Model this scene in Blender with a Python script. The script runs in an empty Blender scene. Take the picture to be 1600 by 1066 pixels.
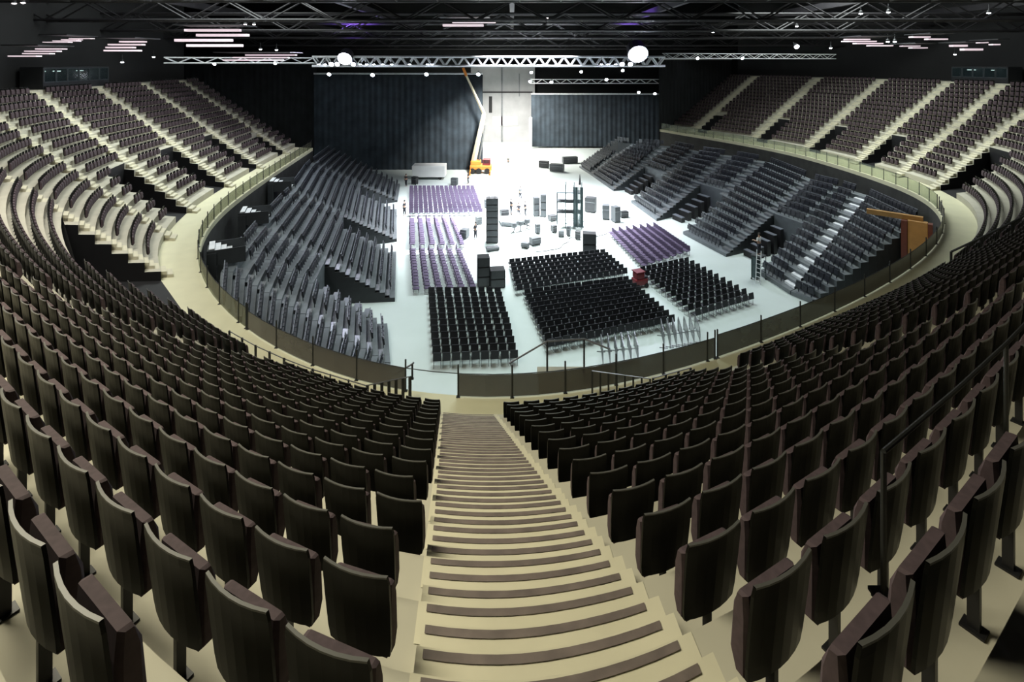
import bpy, math, random
import numpy as np
from mathutils import Vector, Matrix
R = math.radians
rnd = random.Random(7)
scene = bpy.context.scene
col = scene.collection
CAM_Z = 17.5      # eye height above the arena floor
WZ = 6.9          # level of the ring walkway
RISE = 0.456      # rise of one seating row

# ------------------------------------------------------------------ helpers
def mat(name, base, rough=0.7, metal=0.0, var=0.12, scale=3.0, emit=None, estr=0.0, alpha=1.0, spec=0.5, bump=0.0):
    m = bpy.data.materials.new(name); m.use_nodes = True
    nt = m.node_tree; b = nt.nodes['Principled BSDF']
    b.inputs['Roughness'].default_value = rough
    b.inputs['Metallic'].default_value = metal
    b.inputs['Specular IOR Level'].default_value = spec
    tc = nt.nodes.new('ShaderNodeTexCoord')
    nz = nt.nodes.new('ShaderNodeTexNoise'); nz.inputs['Scale'].default_value = scale; nz.inputs['Detail'].default_value = 4
    nt.links.new(tc.outputs['Object'], nz.inputs['Vector'])
    rp = nt.nodes.new('ShaderNodeValToRGB')
    rp.color_ramp.elements[0].position = .3; rp.color_ramp.elements[1].position = .7
    rp.color_ramp.elements[0].color = tuple(c*(1-var) for c in base)+(1,)
    rp.color_ramp.elements[1].color = tuple(min(1, c*(1+var)) for c in base)+(1,)
    nt.links.new(nz.outputs['Fac'], rp.inputs['Fac'])
    nt.links.new(rp.outputs['Color'], b.inputs['Base Color'])
    if emit:
        b.inputs['Emission Color'].default_value = tuple(emit)+(1,)
        b.inputs['Emission Strength'].default_value = estr
    if alpha < 1: b.inputs['Alpha'].default_value = alpha
    if bump:
        bp = nt.nodes.new('ShaderNodeBump'); bp.inputs['Strength'].default_value = bump
        nt.links.new(nz.outputs['Fac'], bp.inputs['Height']); nt.links.new(bp.outputs['Normal'], b.inputs['Normal'])
    return m

M = dict(
    concrete=mat('concrete', (.43, .41, .33), .8, var=.07, scale=1.3, bump=.05),
    step=mat('step_concrete', (.56, .53, .40), .8, var=.06, scale=2, bump=.05),
    walk=mat('walkway_screed', (.60, .58, .40), .6, var=.05, scale=1.0),
    nosing=mat('nosing_rubber', (.135, .108, .098), .7, var=.25, scale=6),
    shell=mat('seat_shell', (.0030, .0031, .0024), .36, var=.2, spec=.09),
    rim=mat('seat_rim', (.075, .075, .07), .4),
    pad=mat('seat_fabric', (.056, .037, .043), .85, var=.2, scale=20),
    bracket=mat('seat_bracket', (.03, .03, .032), .4, metal=.6),
    dark=mat('near_black', (.008, .008, .009), .6),
    floor=mat('arena_floor', (.52, .58, .565), .42, var=.04, scale=.35),
    stand=mat('stand_deck', (.115, .13, .14), .55, var=.15, scale=2),
    sside=mat('stand_side', (.02, .024, .028), .6),
    gseat=mat('grandstand_plastic', (.017, .019, .026), .4, var=.2),
    gtop=mat('grandstand_seat_edge', (.11, .12, .14), .4),
    chair=mat('black_chair_fabric', (.012, .013, .018), .6),
    leg=mat('chair_steel', (.25, .26, .27), .35, metal=.7),
    mauve=mat('mauve_fabric', (.085, .062, .115), .8, var=.1, scale=8),
    wall=mat('hall_wall', (.0035, .0035, .004), .9, var=.3, scale=.3),
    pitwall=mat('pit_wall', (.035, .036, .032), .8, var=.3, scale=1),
    ceil=mat('ceiling_black', (.005, .004, .005), .9, var=.3, scale=.2),
    truss=mat('truss_aluminium', (.75, .77, .8), .4, metal=.2),
    beam=mat('roof_steel', (.007, .006, .008), .6, var=.3, scale=.5),
    curtain=mat('curtain_cloth', (.026, .037, .048), .95, var=.35, scale=.6),
    blackcurtain=mat('black_curtain_cloth', (.010, .012, .013), .95, var=.35, scale=.6),
    white=mat('white_panel', (.75, .76, .76), .6, var=.05, scale=.5),
    greywall=mat('loading_wall', (.42, .42, .43), .8, var=.10, scale=.4),
    black=mat('speaker_black', (.012, .013, .015), .5),
    grey=mat('case_grey', (.05, .055, .06), .5),
    orange=mat('crane_orange', (.75, .25, .04), .45),
    cream=mat('crane_cream', (.75, .68, .50), .45),
    red=mat('cart_red', (.16, .015, .02), .4),
    tyre=mat('rubber', (.012, .012, .012), .8),
    post=mat('rail_post', (.012, .013, .012), .6),
    rail=mat('rail_steel', (.30, .30, .32), .3, metal=.8),
    wood=mat('orange_wood', (.36, .19, .055), .5, var=.15, scale=2),
    wooddark=mat('dark_red_frame', (.10, .02, .01), .5),
    skin=mat('skin', (.45, .28, .2), .6), cloth=mat('dark_cloth', (.02, .022, .03), .8),
    whitecloth=mat('white_cloth', (.75, .75, .75), .8), hair=mat('hair', (.03, .02, .015), .7),
    net=mat('scaffold_sheet', (.05, .075, .08), .7),
    frame=mat('window_frame', (.05, .06, .065), .4, metal=.4),
    lamp=mat('lamp_lens', (1, 1, 1), .3, emit=(.85, .92, 1), estr=26),
    bigl=mat('floodlight_lens', (1, 1, 1), .3, emit=(.78, .80, 1), estr=150),
    warm=mat('warm_lens', (1, 1, 1), .3, emit=(1, .86, .88), estr=9),
    slat=mat('lit_slat', (.6, .5, .55), .5, emit=(.9, .74, .80), estr=.8),
    glow=mat('booth_strip', (.8, .9, .9), .5, emit=(.65, .85, 1), estr=5),
)
# tinted balustrade panels: see-through smoky film
def tint(name, colr, a, rough=.25):
    m = bpy.data.materials.new(name); m.use_nodes = True; nt = m.node_tree
    b = nt.nodes['Principled BSDF']; out = nt.nodes['Material Output']
    b.inputs['Base Color'].default_value = colr+(1,); b.inputs['Roughness'].default_value = rough
    tr = nt.nodes.new('ShaderNodeBsdfTransparent'); mx = nt.nodes.new('ShaderNodeMixShader')
    tr.inputs['Color'].default_value = (.8, .82, .74, 1)
    nz = nt.nodes.new('ShaderNodeTexNoise'); nz.inputs['Scale'].default_value = 2.5
    mr = nt.nodes.new('ShaderNodeMapRange'); mr.inputs['To Min'].default_value = a-.06; mr.inputs['To Max'].default_value = a+.06
    nt.links.new(nz.outputs['Fac'], mr.inputs['Value']); nt.links.new(mr.outputs['Result'], mx.inputs['Fac'])
    nt.links.new(tr.outputs[0], mx.inputs[1]); nt.links.new(b.outputs[0], mx.inputs[2]); nt.links.new(mx.outputs[0], out.inputs['Surface'])
    return m
M['glass'] = tint('smoked_panel', (.15, .145, .10), .42)
M['glasspale'] = tint('pale_glass_panel', (.42, .48, .42), .22)
M['glassdark'] = tint('dark_smoked_panel', (.10, .093, .088), .82)
M['pane'] = tint('booth_glass', (.02, .03, .035), .45, .1)

class MB:
    """collects faces; build() links them as one mesh object"""
    def __init__(s): s.v = []; s.f = []; s.mi = []
    def add(s, vs, fs, mi=0):
        b = len(s.v); s.v += [tuple(p) for p in vs]
        for f in fs: s.f.append(tuple(b+i for i in f)); s.mi.append(mi)
        return s
    def box(s, c, d, rz=0, mi=0, rx=0):
        hx, hy, hz = d[0]/2, d[1]/2, d[2]/2
        m = Matrix.Rotation(rz, 3, 'Z') @ Matrix.Rotation(rx, 3, 'X')
        vs = [Vector(c)+m@Vector((x, y, z)) for z in (-hz, hz) for x, y in ((-hx, -hy), (hx, -hy), (hx, hy), (-hx, hy))]
        return s.add(vs, [(0, 3, 2, 1), (4, 5, 6, 7), (0, 1, 5, 4), (1, 2, 6, 5), (2, 3, 7, 6), (3, 0, 4, 7)], mi)
    def tube(s, a, b, r, n=8, r2=None, mi=0):
        a, b = Vector(a), Vector(b); d = (b-a).normalized(); r2 = r if r2 is None else r2
        u = d.cross(Vector((0, 0, 1)) if abs(d.z) < .9 else Vector((1, 0, 0))).normalized(); w = d.cross(u)
        vs = []
        for p, q in ((a, r), (b, r2)):
            for i in range(n):
                t = 2*math.pi*i/n; vs.append(p+(u*math.cos(t)+w*math.sin(t))*q)
        fs = [(i, (i+1) % n, n+(i+1) % n, n+i) for i in range(n)]+[tuple(range(n))[::-1], tuple(range(n, 2*n))]
        return s.add(vs, fs, mi)
    def poly(s, pts, r, n=6, mi=0):
        for a, b in zip(pts[:-1], pts[1:]): s.tube(a, b, r, n, mi=mi)
        return s
    def lathe(s, c, prof, n=12, mi=0):
        vs = []; k = len(prof)
        for r, z in prof:
            for i in range(n):
                t = 2*math.pi*i/n; vs.append((c[0]+r*math.cos(t), c[1]+r*math.sin(t), c[2]+z))
        fs = [(j*n+i, j*n+(i+1) % n, (j+1)*n+(i+1) % n, (j+1)*n+i) for j in range(k-1) for i in range(n)]
        fs += [tuple(range(n))[::-1], tuple((k-1)*n+i for i in range(n))]
        return s.add(vs, fs, mi)
    def mesh(s, name, mats):
        me = bpy.data.meshes.new(name); me.from_pydata(s.v, [], s.f)
        for m in (mats if isinstance(mats, (list, tuple)) else [mats]): me.materials.append(m)
        if any(s.mi): me.polygons.foreach_set('material_index', s.mi)
        me.update(); return me
    def build(s, name, mats, parent=None):
        o = bpy.data.objects.new(name, s.mesh(name, mats)); col.objects.link(o)
        if parent: o.parent = parent
        return o

def bevel(o, w=.02, seg=2):
    m = o.modifiers.new('bevel', 'BEVEL'); m.width = w; m.segments = seg; m.limit_method = 'ANGLE'
def smooth(o):
    o.data.polygons.foreach_set('use_smooth', [True]*len(o.data.polygons))
def tag(o, label=None, cat=None, group=None, kind=None):
    if label: o['label'] = label
    if cat: o['category'] = cat
    if group: o['group'] = group
    if kind: o['kind'] = kind
    return o
def empty(name, loc, rz=0, label=None, cat=None, group=None):
    o = bpy.data.objects.new(name, None); col.objects.link(o)
    o.location = loc; o.rotation_euler = (0, 0, rz); o.empty_display_size = .3
    return tag(o, label, cat, group)
def struct(o, label=None): return tag(o, label, kind='structure')
def copy_tree(o, parent=None):
    c = o.copy(); col.objects.link(c)
    if parent: c.parent = parent
    for ch in o.children: copy_tree(ch, c)
    return c
ORD = ['', 'first', 'second', 'third', 'fourth', 'fifth', 'sixth', 'seventh', 'eighth', 'ninth', 'tenth', 'eleventh', 'twelfth', 'thirteenth', 'fourteenth', 'fifteenth', 'sixteenth', 'seventeenth', 'eighteenth', 'nineteenth', 'twentieth']
def od(n):
    if n < len(ORD): return ORD[n]
    t = ['', '', 'twenty', 'thirty', 'forty', 'fifty', 'sixty', 'seventy', 'eighty'][n//10]
    return t+('th' if n % 10 == 0 else '-'+ORD[n % 10])
def od(n, f=od):
    return {30: 'thirtieth', 40: 'fortieth', 50: 'fiftieth', 60: 'sixtieth', 70: 'seventieth', 20: 'twentieth'}.get(n) or f(n)

# ------------------------------------------------------------------ row edges of the seating bowl, bent about the camera
# traced from image pixels and bent about the camera, metres: each line is one sample along the ring: running distance, then the
# inner edge of the walkway and the front edges of rows 1..21 at that sample
BENT_TRACE = """0.00 -24.58,63.16 -27.04,63.78 -27.91,64.02 -28.78,64.26 -29.65,64.51 -30.53,64.77 -31.41,65.04 -32.30,65.32 -33.19,65.61 -34.08,65.91 -34.98,66.21 -35.89,66.52 -36.79,66.84 -37.71,67.17 -38.62,67.51 -39.54,67.85 -40.47,68.20 -41.40,68.56 -42.33,68.93 -43.27,69.30 -44.21,69.68 -45.16,70.07
2.16 -24.31,61.07 -26.79,61.71 -27.66,61.95 -28.53,62.20 -29.41,62.46 -30.29,62.73 -31.17,63.01 -32.07,63.30 -32.96,63.59 -33.86,63.90 -34.76,64.21 -35.67,64.53 -36.58,64.86 -37.50,65.20 -38.42,65.55 -39.35,65.90 -40.28,66.26 -41.22,66.63 -42.16,67.01 -43.11,67.39 -44.06,67.78 -45.01,68.18
4.32 -24.05,58.99 -26.53,59.65 -27.40,59.90 -28.28,60.15 -29.16,60.42 -30.05,60.70 -30.94,60.98 -31.83,61.28 -32.73,61.58 -33.64,61.90 -34.55,62.22 -35.46,62.55 -36.38,62.89 -37.30,63.24 -38.23,63.59 -39.17,63.95 -40.10,64.33 -41.05,64.71 -41.99,65.09 -42.95,65.49 -43.90,65.89 -44.87,66.30
6.49 -23.78,56.91 -26.28,57.59 -27.15,57.84 -28.03,58.11 -28.92,58.38 -29.81,58.67 -30.70,58.96 -31.60,59.27 -32.51,59.58 -33.42,59.90 -34.34,60.23 -35.26,60.57 -36.18,60.92 -37.11,61.28 -38.05,61.64 -38.99,62.02 -39.93,62.40 -40.88,62.79 -41.84,63.18 -42.80,63.59 -43.76,64.00 -44.73,64.42
8.65 -23.51,54.83 -26.02,55.53 -26.90,55.79 -27.78,56.07 -28.67,56.35 -29.57,56.64 -30.47,56.94 -31.37,57.26 -32.29,57.58 -33.20,57.91 -34.12,58.25 -35.05,58.60 -35.98,58.96 -36.92,59.32 -37.86,59.70 -38.81,60.08 -39.76,60.47 -40.72,60.87 -41.68,61.28 -42.65,61.69 -43.62,62.11 -44.60,62.54
10.81 -23.24,52.76 -25.75,53.48 -26.64,53.75 -27.53,54.03 -28.42,54.32 -29.32,54.62 -30.23,54.93 -31.14,55.25 -32.06,55.58 -32.98,55.92 -33.91,56.27 -34.84,56.63 -35.78,56.99 -36.73,57.37 -37.68,57.76 -38.63,58.15 -39.59,58.55 -40.56,58.96 -41.53,59.38 -42.51,59.80 -43.49,60.23 -44.48,60.68
12.97 -22.95,50.70 -25.48,51.43 -26.37,51.71 -27.27,51.99 -28.17,52.29 -29.07,52.60 -29.99,52.92 -30.90,53.25 -31.83,53.59 -32.76,53.94 -33.69,54.30 -34.63,54.66 -35.58,55.04 -36.53,55.43 -37.49,55.82 -38.46,56.22 -39.43,56.64 -40.40,57.06 -41.38,57.48 -42.37,57.92 -43.36,58.36 -44.36,58.81
15.14 -22.66,48.64 -25.20,49.39 -26.10,49.67 -27.00,49.97 -27.91,50.27 -28.82,50.59 -29.74,50.92 -30.66,51.25 -31.59,51.60 -32.53,51.96 -33.47,52.33 -34.42,52.71 -35.38,53.09 -36.34,53.49 -37.31,53.89 -38.28,54.31 -39.26,54.73 -40.25,55.16 -41.24,55.60 -42.24,56.05 -43.24,56.50 -44.25,56.96
17.30 -22.36,46.58 -24.92,47.35 -25.82,47.64 -26.72,47.94 -27.64,48.26 -28.56,48.58 -29.48,48.92 -30.41,49.26 -31.35,49.62 -32.30,49.99 -33.25,50.37 -34.21,50.75 -35.17,51.15 -36.15,51.56 -37.12,51.97 -38.11,52.39 -39.10,52.83 -40.09,53.27 -41.10,53.72 -42.11,54.18 -43.12,54.64 -44.14,55.11
19.46 -22.05,44.53 -24.62,45.31 -25.53,45.61 -26.44,45.92 -27.36,46.24 -28.29,46.57 -29.22,46.92 -30.16,47.27 -31.11,47.64 -32.06,48.01 -33.03,48.40 -33.99,48.79 -34.97,49.20 -35.95,49.61 -36.94,50.04 -37.93,50.47 -38.94,50.92 -39.94,51.37 -40.96,51.83 -41.98,52.30 -43.01,52.77 -44.04,53.26
21.62 -21.73,42.49 -24.31,43.28 -25.22,43.58 -26.14,43.89 -27.07,44.21 -28.00,44.55 -28.95,44.90 -29.90,45.26 -30.85,45.63 -31.82,46.01 -32.79,46.41 -33.77,46.81 -34.75,47.22 -35.75,47.65 -36.75,48.08 -37.75,48.52 -38.77,48.97 -39.79,49.43 -40.82,49.90 -41.86,50.38 -42.90,50.86 -43.95,51.36
23.79 -21.37,40.44 -23.97,41.23 -24.89,41.53 -25.81,41.84 -26.75,42.16 -27.69,42.50 -28.64,42.85 -29.60,43.21 -30.57,43.59 -31.54,43.97 -32.52,44.37 -33.51,44.77 -34.51,45.19 -35.52,45.62 -36.53,46.06 -37.55,46.50 -38.58,46.96 -39.62,47.43 -40.66,47.90 -41.71,48.38 -42.77,48.87 -43.84,49.37
25.95 -20.97,38.40 -23.58,39.15 -24.50,39.44 -25.43,39.75 -26.37,40.07 -27.32,40.40 -28.28,40.74 -29.25,41.10 -30.22,41.47 -31.21,41.85 -32.20,42.25 -33.20,42.65 -34.21,43.07 -35.23,43.50 -36.26,43.93 -37.30,44.38 -38.34,44.84 -39.39,45.30 -40.45,45.78 -41.52,46.27 -42.60,46.76 -43.68,47.26
28.11 -20.49,36.34 -23.10,37.04 -24.02,37.31 -24.96,37.60 -25.90,37.90 -26.85,38.22 -27.82,38.55 -28.79,38.90 -29.78,39.25 -30.77,39.63 -31.77,40.01 -32.79,40.41 -33.81,40.81 -34.84,41.23 -35.88,41.66 -36.93,42.11 -37.99,42.56 -39.06,43.02 -40.14,43.49 -41.23,43.97 -42.32,44.46 -43.43,44.96
30.27 -19.89,34.26 -22.48,34.86 -23.40,35.11 -24.34,35.37 -25.28,35.64 -26.23,35.94 -27.20,36.24 -28.18,36.57 -29.17,36.90 -30.17,37.25 -31.18,37.62 -32.20,38.00 -33.23,38.39 -34.28,38.79 -35.33,39.21 -36.40,39.63 -37.47,40.07 -38.56,40.52 -39.65,40.98 -40.76,41.45 -41.87,41.94 -43.00,42.43
32.44 -19.13,32.15 -21.68,32.62 -22.59,32.82 -23.51,33.04 -24.45,33.27 -25.39,33.53 -26.35,33.80 -27.33,34.08 -28.32,34.39 -29.32,34.71 -30.33,35.04 -31.35,35.39 -32.39,35.75 -33.44,36.13 -34.51,36.52 -35.58,36.93 -36.67,37.34 -37.77,37.77 -38.88,38.22 -40.01,38.67 -41.14,39.13 -42.29,39.61
34.60 -18.17,30.01 -20.63,30.30 -21.52,30.44 -22.42,30.60 -23.33,30.78 -24.26,30.98 -25.20,31.19 -26.16,31.43 -27.14,31.69 -28.13,31.96 -29.13,32.25 -30.15,32.56 -31.19,32.89 -32.24,33.23 -33.30,33.58 -34.38,33.96 -35.48,34.34 -36.59,34.74 -37.71,35.16 -38.85,35.58 -40.01,36.02 -41.17,36.48
36.76 -16.97,27.85 -19.29,27.90 -20.14,27.96 -20.99,28.05 -21.87,28.15 -22.76,28.28 -23.67,28.43 -24.59,28.61 -25.54,28.80 -26.50,29.01 -27.48,29.25 -28.49,29.50 -29.50,29.78 -30.54,30.07 -31.60,30.38 -32.67,30.71 -33.77,31.05 -34.88,31.41 -36.01,31.79 -37.15,32.19 -38.32,32.59 -39.50,33.02
38.92 -15.51,25.70 -17.53,25.46 -18.31,25.42 -19.10,25.41 -19.90,25.42 -20.73,25.46 -21.58,25.52 -22.45,25.61 -23.34,25.72 -24.25,25.85 -25.19,26.01 -26.15,26.19 -27.13,26.40 -28.13,26.63 -29.16,26.88 -30.21,27.15 -31.29,27.44 -32.38,27.75 -33.50,28.08 -34.64,28.43 -35.81,28.80 -36.99,29.19
40.54 -14.25,24.11 -16.00,23.65 -16.70,23.52 -17.42,23.42 -18.16,23.35 -18.93,23.30 -19.71,23.28 -20.52,23.29 -21.35,23.33 -22.20,23.39 -23.09,23.48 -23.99,23.60 -24.93,23.74 -25.89,23.91 -26.88,24.10 -27.90,24.32 -28.94,24.57 -30.02,24.83 -31.12,25.12 -32.24,25.43 -33.40,25.77 -34.58,26.12
41.09 -13.80,23.59 -15.45,23.06 -16.13,22.90 -16.82,22.76 -17.54,22.66 -18.27,22.58 -19.03,22.53 -19.81,22.51 -20.62,22.52 -21.45,22.56 -22.31,22.62 -23.20,22.71 -24.12,22.83 -25.06,22.98 -26.03,23.16 -27.04,23.36 -28.07,23.58 -29.13,23.83 -30.22,24.11 -31.34,24.41 -32.49,24.73 -33.67,25.07
41.63 -13.33,23.07 -14.89,22.47 -15.54,22.28 -16.20,22.11 -16.89,21.97 -17.59,21.87 -18.32,21.79 -19.08,21.74 -19.86,21.71 -20.67,21.72 -21.50,21.76 -22.37,21.83 -23.26,21.92 -24.19,22.05 -25.14,22.20 -26.13,22.38 -27.15,22.59 -28.20,22.82 -29.28,23.08 -30.39,23.36 -31.53,23.67 -32.70,24.00
42.17 -12.85,22.57 -14.31,21.89 -14.92,21.66 -15.56,21.47 -16.21,21.29 -16.89,21.15 -17.59,21.04 -18.32,20.96 -19.07,20.91 -19.85,20.89 -20.66,20.89 -21.49,20.93 -22.37,21.00 -23.27,21.10 -24.20,21.23 -25.17,21.39 -26.17,21.58 -27.21,21.80 -28.28,22.04 -29.38,22.31 -30.52,22.60 -31.68,22.92
42.71 -12.35,22.07 -13.71,21.32 -14.30,21.06 -14.90,20.83 -15.52,20.62 -16.16,20.45 -16.83,20.30 -17.53,20.19 -18.25,20.10 -19.00,20.05 -19.78,20.03 -20.59,20.04 -21.43,20.08 -22.31,20.16 -23.22,20.26 -24.17,20.40 -25.15,20.57 -26.17,20.76 -27.23,20.99 -28.32,21.24 -29.45,21.52 -30.61,21.83
43.25 -11.85,21.59 -13.10,20.77 -13.65,20.47 -14.22,20.20 -14.81,19.96 -15.42,19.75 -16.05,19.57 -16.71,19.42 -17.40,19.30 -18.12,19.21 -18.87,19.16 -19.65,19.14 -20.46,19.16 -21.31,19.20 -22.20,19.29 -23.12,19.40 -24.09,19.54 -25.09,19.72 -26.13,19.93 -27.21,20.17 -28.33,20.43 -29.48,20.73
43.79 -11.33,21.11 -12.48,20.23 -13.00,19.89 -13.53,19.59 -14.08,19.31 -14.66,19.06 -15.26,18.84 -15.88,18.66 -16.53,18.50 -17.21,18.38 -17.92,18.30 -18.67,18.25 -19.46,18.23 -20.28,18.25 -21.14,18.30 -22.04,18.39 -22.98,18.51 -23.96,18.67 -24.98,18.86 -26.05,19.08 -27.16,19.33 -28.30,19.61
44.33 -10.80,20.65 -11.85,19.70 -12.33,19.33 -12.83,18.99 -13.34,18.67 -13.88,18.39 -14.44,18.13 -15.02,17.90 -15.63,17.71 -16.28,17.56 -16.95,17.44 -17.66,17.35 -18.41,17.30 -19.20,17.29 -20.03,17.32 -20.90,17.38 -21.81,17.48 -22.77,17.61 -23.78,17.78 -24.83,17.99 -25.92,18.22 -27.06,18.49
44.87 -10.26,20.21 -11.21,19.20 -11.65,18.79 -12.11,18.41 -12.59,18.05 -13.08,17.73 -13.60,17.43 -14.14,17.17 -14.72,16.93 -15.32,16.74 -15.95,16.58 -16.62,16.46 -17.33,16.38 -18.08,16.33 -18.88,16.33 -19.72,16.36 -20.60,16.43 -21.54,16.54 -22.52,16.69 -23.55,16.88 -24.64,17.10 -25.77,17.36
45.41 -9.72,19.78 -10.57,18.72 -10.97,18.27 -11.39,17.85 -11.82,17.45 -12.27,17.08 -12.75,16.74 -13.25,16.44 -13.78,16.17 -14.34,15.93 -14.93,15.73 -15.55,15.57 -16.22,15.45 -16.93,15.37 -17.69,15.33 -18.49,15.34 -19.35,15.38 -20.25,15.47 -21.21,15.60 -22.23,15.76 -23.29,15.97 -24.41,16.21
45.95 -9.17,19.37 -9.91,18.25 -10.28,17.77 -10.65,17.31 -11.05,16.87 -11.46,16.46 -11.89,16.08 -12.34,15.73 -12.82,15.41 -13.33,15.13 -13.88,14.89 -14.46,14.69 -15.08,14.53 -15.75,14.41 -16.46,14.34 -17.22,14.31 -18.04,14.32 -18.92,14.38 -19.85,14.49 -20.84,14.63 -21.89,14.82 -23.00,15.05
46.49 -8.61,18.98 -9.26,17.82 -9.58,17.29 -9.92,16.79 -10.27,16.31 -10.63,15.86 -11.02,15.43 -11.42,15.04 -11.86,14.68 -12.32,14.35 -12.81,14.07 -13.34,13.82 -13.91,13.62 -14.52,13.46 -15.19,13.34 -15.91,13.28 -16.69,13.26 -17.53,13.29 -18.43,13.37 -19.39,13.49 -20.43,13.66 -21.52,13.88
47.03 -8.05,18.62 -8.61,17.41 -8.89,16.85 -9.18,16.30 -9.48,15.78 -9.80,15.29 -10.14,14.82 -10.50,14.38 -10.88,13.97 -11.28,13.59 -11.72,13.26 -12.20,12.96 -12.71,12.71 -13.27,12.51 -13.89,12.35 -14.56,12.24 -15.29,12.19 -16.09,12.19 -16.95,12.24 -17.89,12.34 -18.90,12.49 -19.99,12.69
47.57 -7.49,18.27 -7.95,17.03 -8.19,16.43 -8.44,15.85 -8.70,15.29 -8.98,14.75 -9.26,14.23 -9.57,13.74 -9.90,13.29 -10.25,12.86 -10.63,12.48 -11.05,12.13 -11.50,11.83 -12.01,11.57 -12.56,11.37 -13.17,11.22 -13.85,11.12 -14.61,11.08 -15.43,11.10 -16.34,11.18 -17.33,11.31 -18.40,11.50
48.11 -6.93,17.95 -7.30,16.68 -7.50,16.05 -7.71,15.43 -7.93,14.83 -8.16,14.24 -8.40,13.68 -8.65,13.15 -8.92,12.64 -9.22,12.17 -9.54,11.73 -9.90,11.33 -10.29,10.97 -10.73,10.66 -11.22,10.41 -11.77,10.21 -12.39,10.07 -13.09,9.99 -13.87,9.98 -14.75,10.03 -15.71,10.14 -16.77,10.31
48.65 -6.36,17.66 -6.66,16.36 -6.82,15.70 -6.99,15.04 -7.16,14.41 -7.35,13.78 -7.54,13.18 -7.74,12.60 -7.97,12.04 -8.21,11.52 -8.47,11.02 -8.76,10.57 -9.09,10.15 -9.46,9.79 -9.88,9.47 -10.37,9.22 -10.93,9.03 -11.57,8.91 -12.30,8.86 -13.13,8.88 -14.06,8.98 -15.11,9.14
49.19 -5.80,17.39 -6.03,16.06 -6.15,15.37 -6.28,14.68 -6.42,14.01 -6.56,13.35 -6.71,12.71 -6.87,12.08 -7.04,11.48 -7.23,10.91 -7.43,10.36 -7.66,9.85 -7.93,9.38 -8.23,8.95 -8.58,8.58 -9.00,8.27 -9.49,8.03 -10.06,7.86 -10.74,7.77 -11.53,7.76 -12.44,7.84 -13.48,7.99
49.73 -5.24,17.15 -5.41,15.78 -5.50,15.06 -5.59,14.35 -5.69,13.65 -5.79,12.95 -5.90,12.27 -6.02,11.61 -6.15,10.97 -6.28,10.34 -6.44,9.75 -6.61,9.18 -6.81,8.65 -7.05,8.17 -7.33,7.73 -7.67,7.36 -8.09,7.06 -8.59,6.85 -9.21,6.72 -9.96,6.68 -10.85,6.74 -11.89,6.89
50.28 -4.68,16.94 -4.79,15.53 -4.85,14.79 -4.92,14.05 -4.98,13.33 -5.05,12.61 -5.13,11.90 -5.20,11.20 -5.29,10.51 -5.38,9.85 -5.49,9.20 -5.61,8.59 -5.75,8.00 -5.93,7.45 -6.14,6.96 -6.40,6.52 -6.74,6.16 -7.17,5.88 -7.73,5.71 -8.43,5.64 -9.30,5.69 -10.35,5.84
50.82 -4.13,16.76 -4.19,15.32 -4.22,14.56 -4.26,13.80 -4.30,13.05 -4.34,12.31 -4.38,11.57 -4.43,10.84 -4.48,10.13 -4.53,9.42 -4.60,8.74 -4.67,8.07 -4.76,7.43 -4.88,6.83 -5.02,6.26 -5.21,5.76 -5.47,5.33 -5.82,4.99 -6.30,4.76 -6.95,4.66 -7.81,4.69 -8.88,4.86
51.36 -3.57,16.60 -3.59,15.14 -3.61,14.37 -3.62,13.59 -3.63,12.83 -3.65,12.06 -3.67,11.31 -3.69,10.55 -3.71,9.81 -3.73,9.07 -3.76,8.35 -3.80,7.64 -3.85,6.95 -3.91,6.29 -3.99,5.67 -4.11,5.09 -4.29,4.58 -4.55,4.16 -4.95,3.87 -5.54,3.73 -6.38,3.75 -7.51,3.95
51.90 -3.02,16.47 -3.01,14.99 -3.00,14.21 -3.00,13.43 -2.99,12.65 -2.99,11.87 -2.99,11.09 -2.98,10.32 -2.98,9.55 -2.98,8.79 -2.99,8.04 -2.99,7.30 -3.01,6.57 -3.03,5.86 -3.06,5.17 -3.12,4.53 -3.22,3.94 -3.39,3.43 -3.68,3.06 -4.20,2.86 -5.04,2.88 -6.25,3.12
52.44 -2.47,16.37 -2.43,14.88 -2.41,14.09 -2.39,13.30 -2.37,12.51 -2.35,11.72 -2.33,10.93 -2.31,10.15 -2.29,9.37 -2.28,8.59 -2.26,7.81 -2.24,7.04 -2.23,6.28 -2.22,5.53 -2.22,4.79 -2.23,4.08 -2.26,3.41 -2.34,2.81 -2.52,2.33 -2.94,2.05 -3.78,2.08 -5.13,2.38
52.98 -1.93,16.30 -1.87,14.80 -1.83,14.00 -1.80,13.21 -1.77,12.41 -1.74,11.62 -1.70,10.82 -1.67,10.03 -1.64,9.23 -1.61,8.44 -1.58,7.65 -1.55,6.86 -1.52,6.08 -1.49,5.30 -1.46,4.53 -1.44,3.76 -1.42,3.02 -1.43,2.32 -1.49,1.70 -1.75,1.31 -2.62,1.34 -4.25,1.78
53.52 -1.38,16.25 -1.31,14.75 -1.26,13.95 -1.22,13.15 -1.18,12.35 -1.14,11.55 -1.10,10.75 -1.06,9.96 -1.01,9.16 -0.97,8.36 -0.93,7.56 -0.89,6.76 -0.85,5.97 -0.81,5.17 -0.77,4.37 -0.72,3.58 -0.68,2.79 -0.65,2.01 -0.62,1.26 -0.67,0.64 -1.64,0.71 -3.82,1.37
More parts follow.
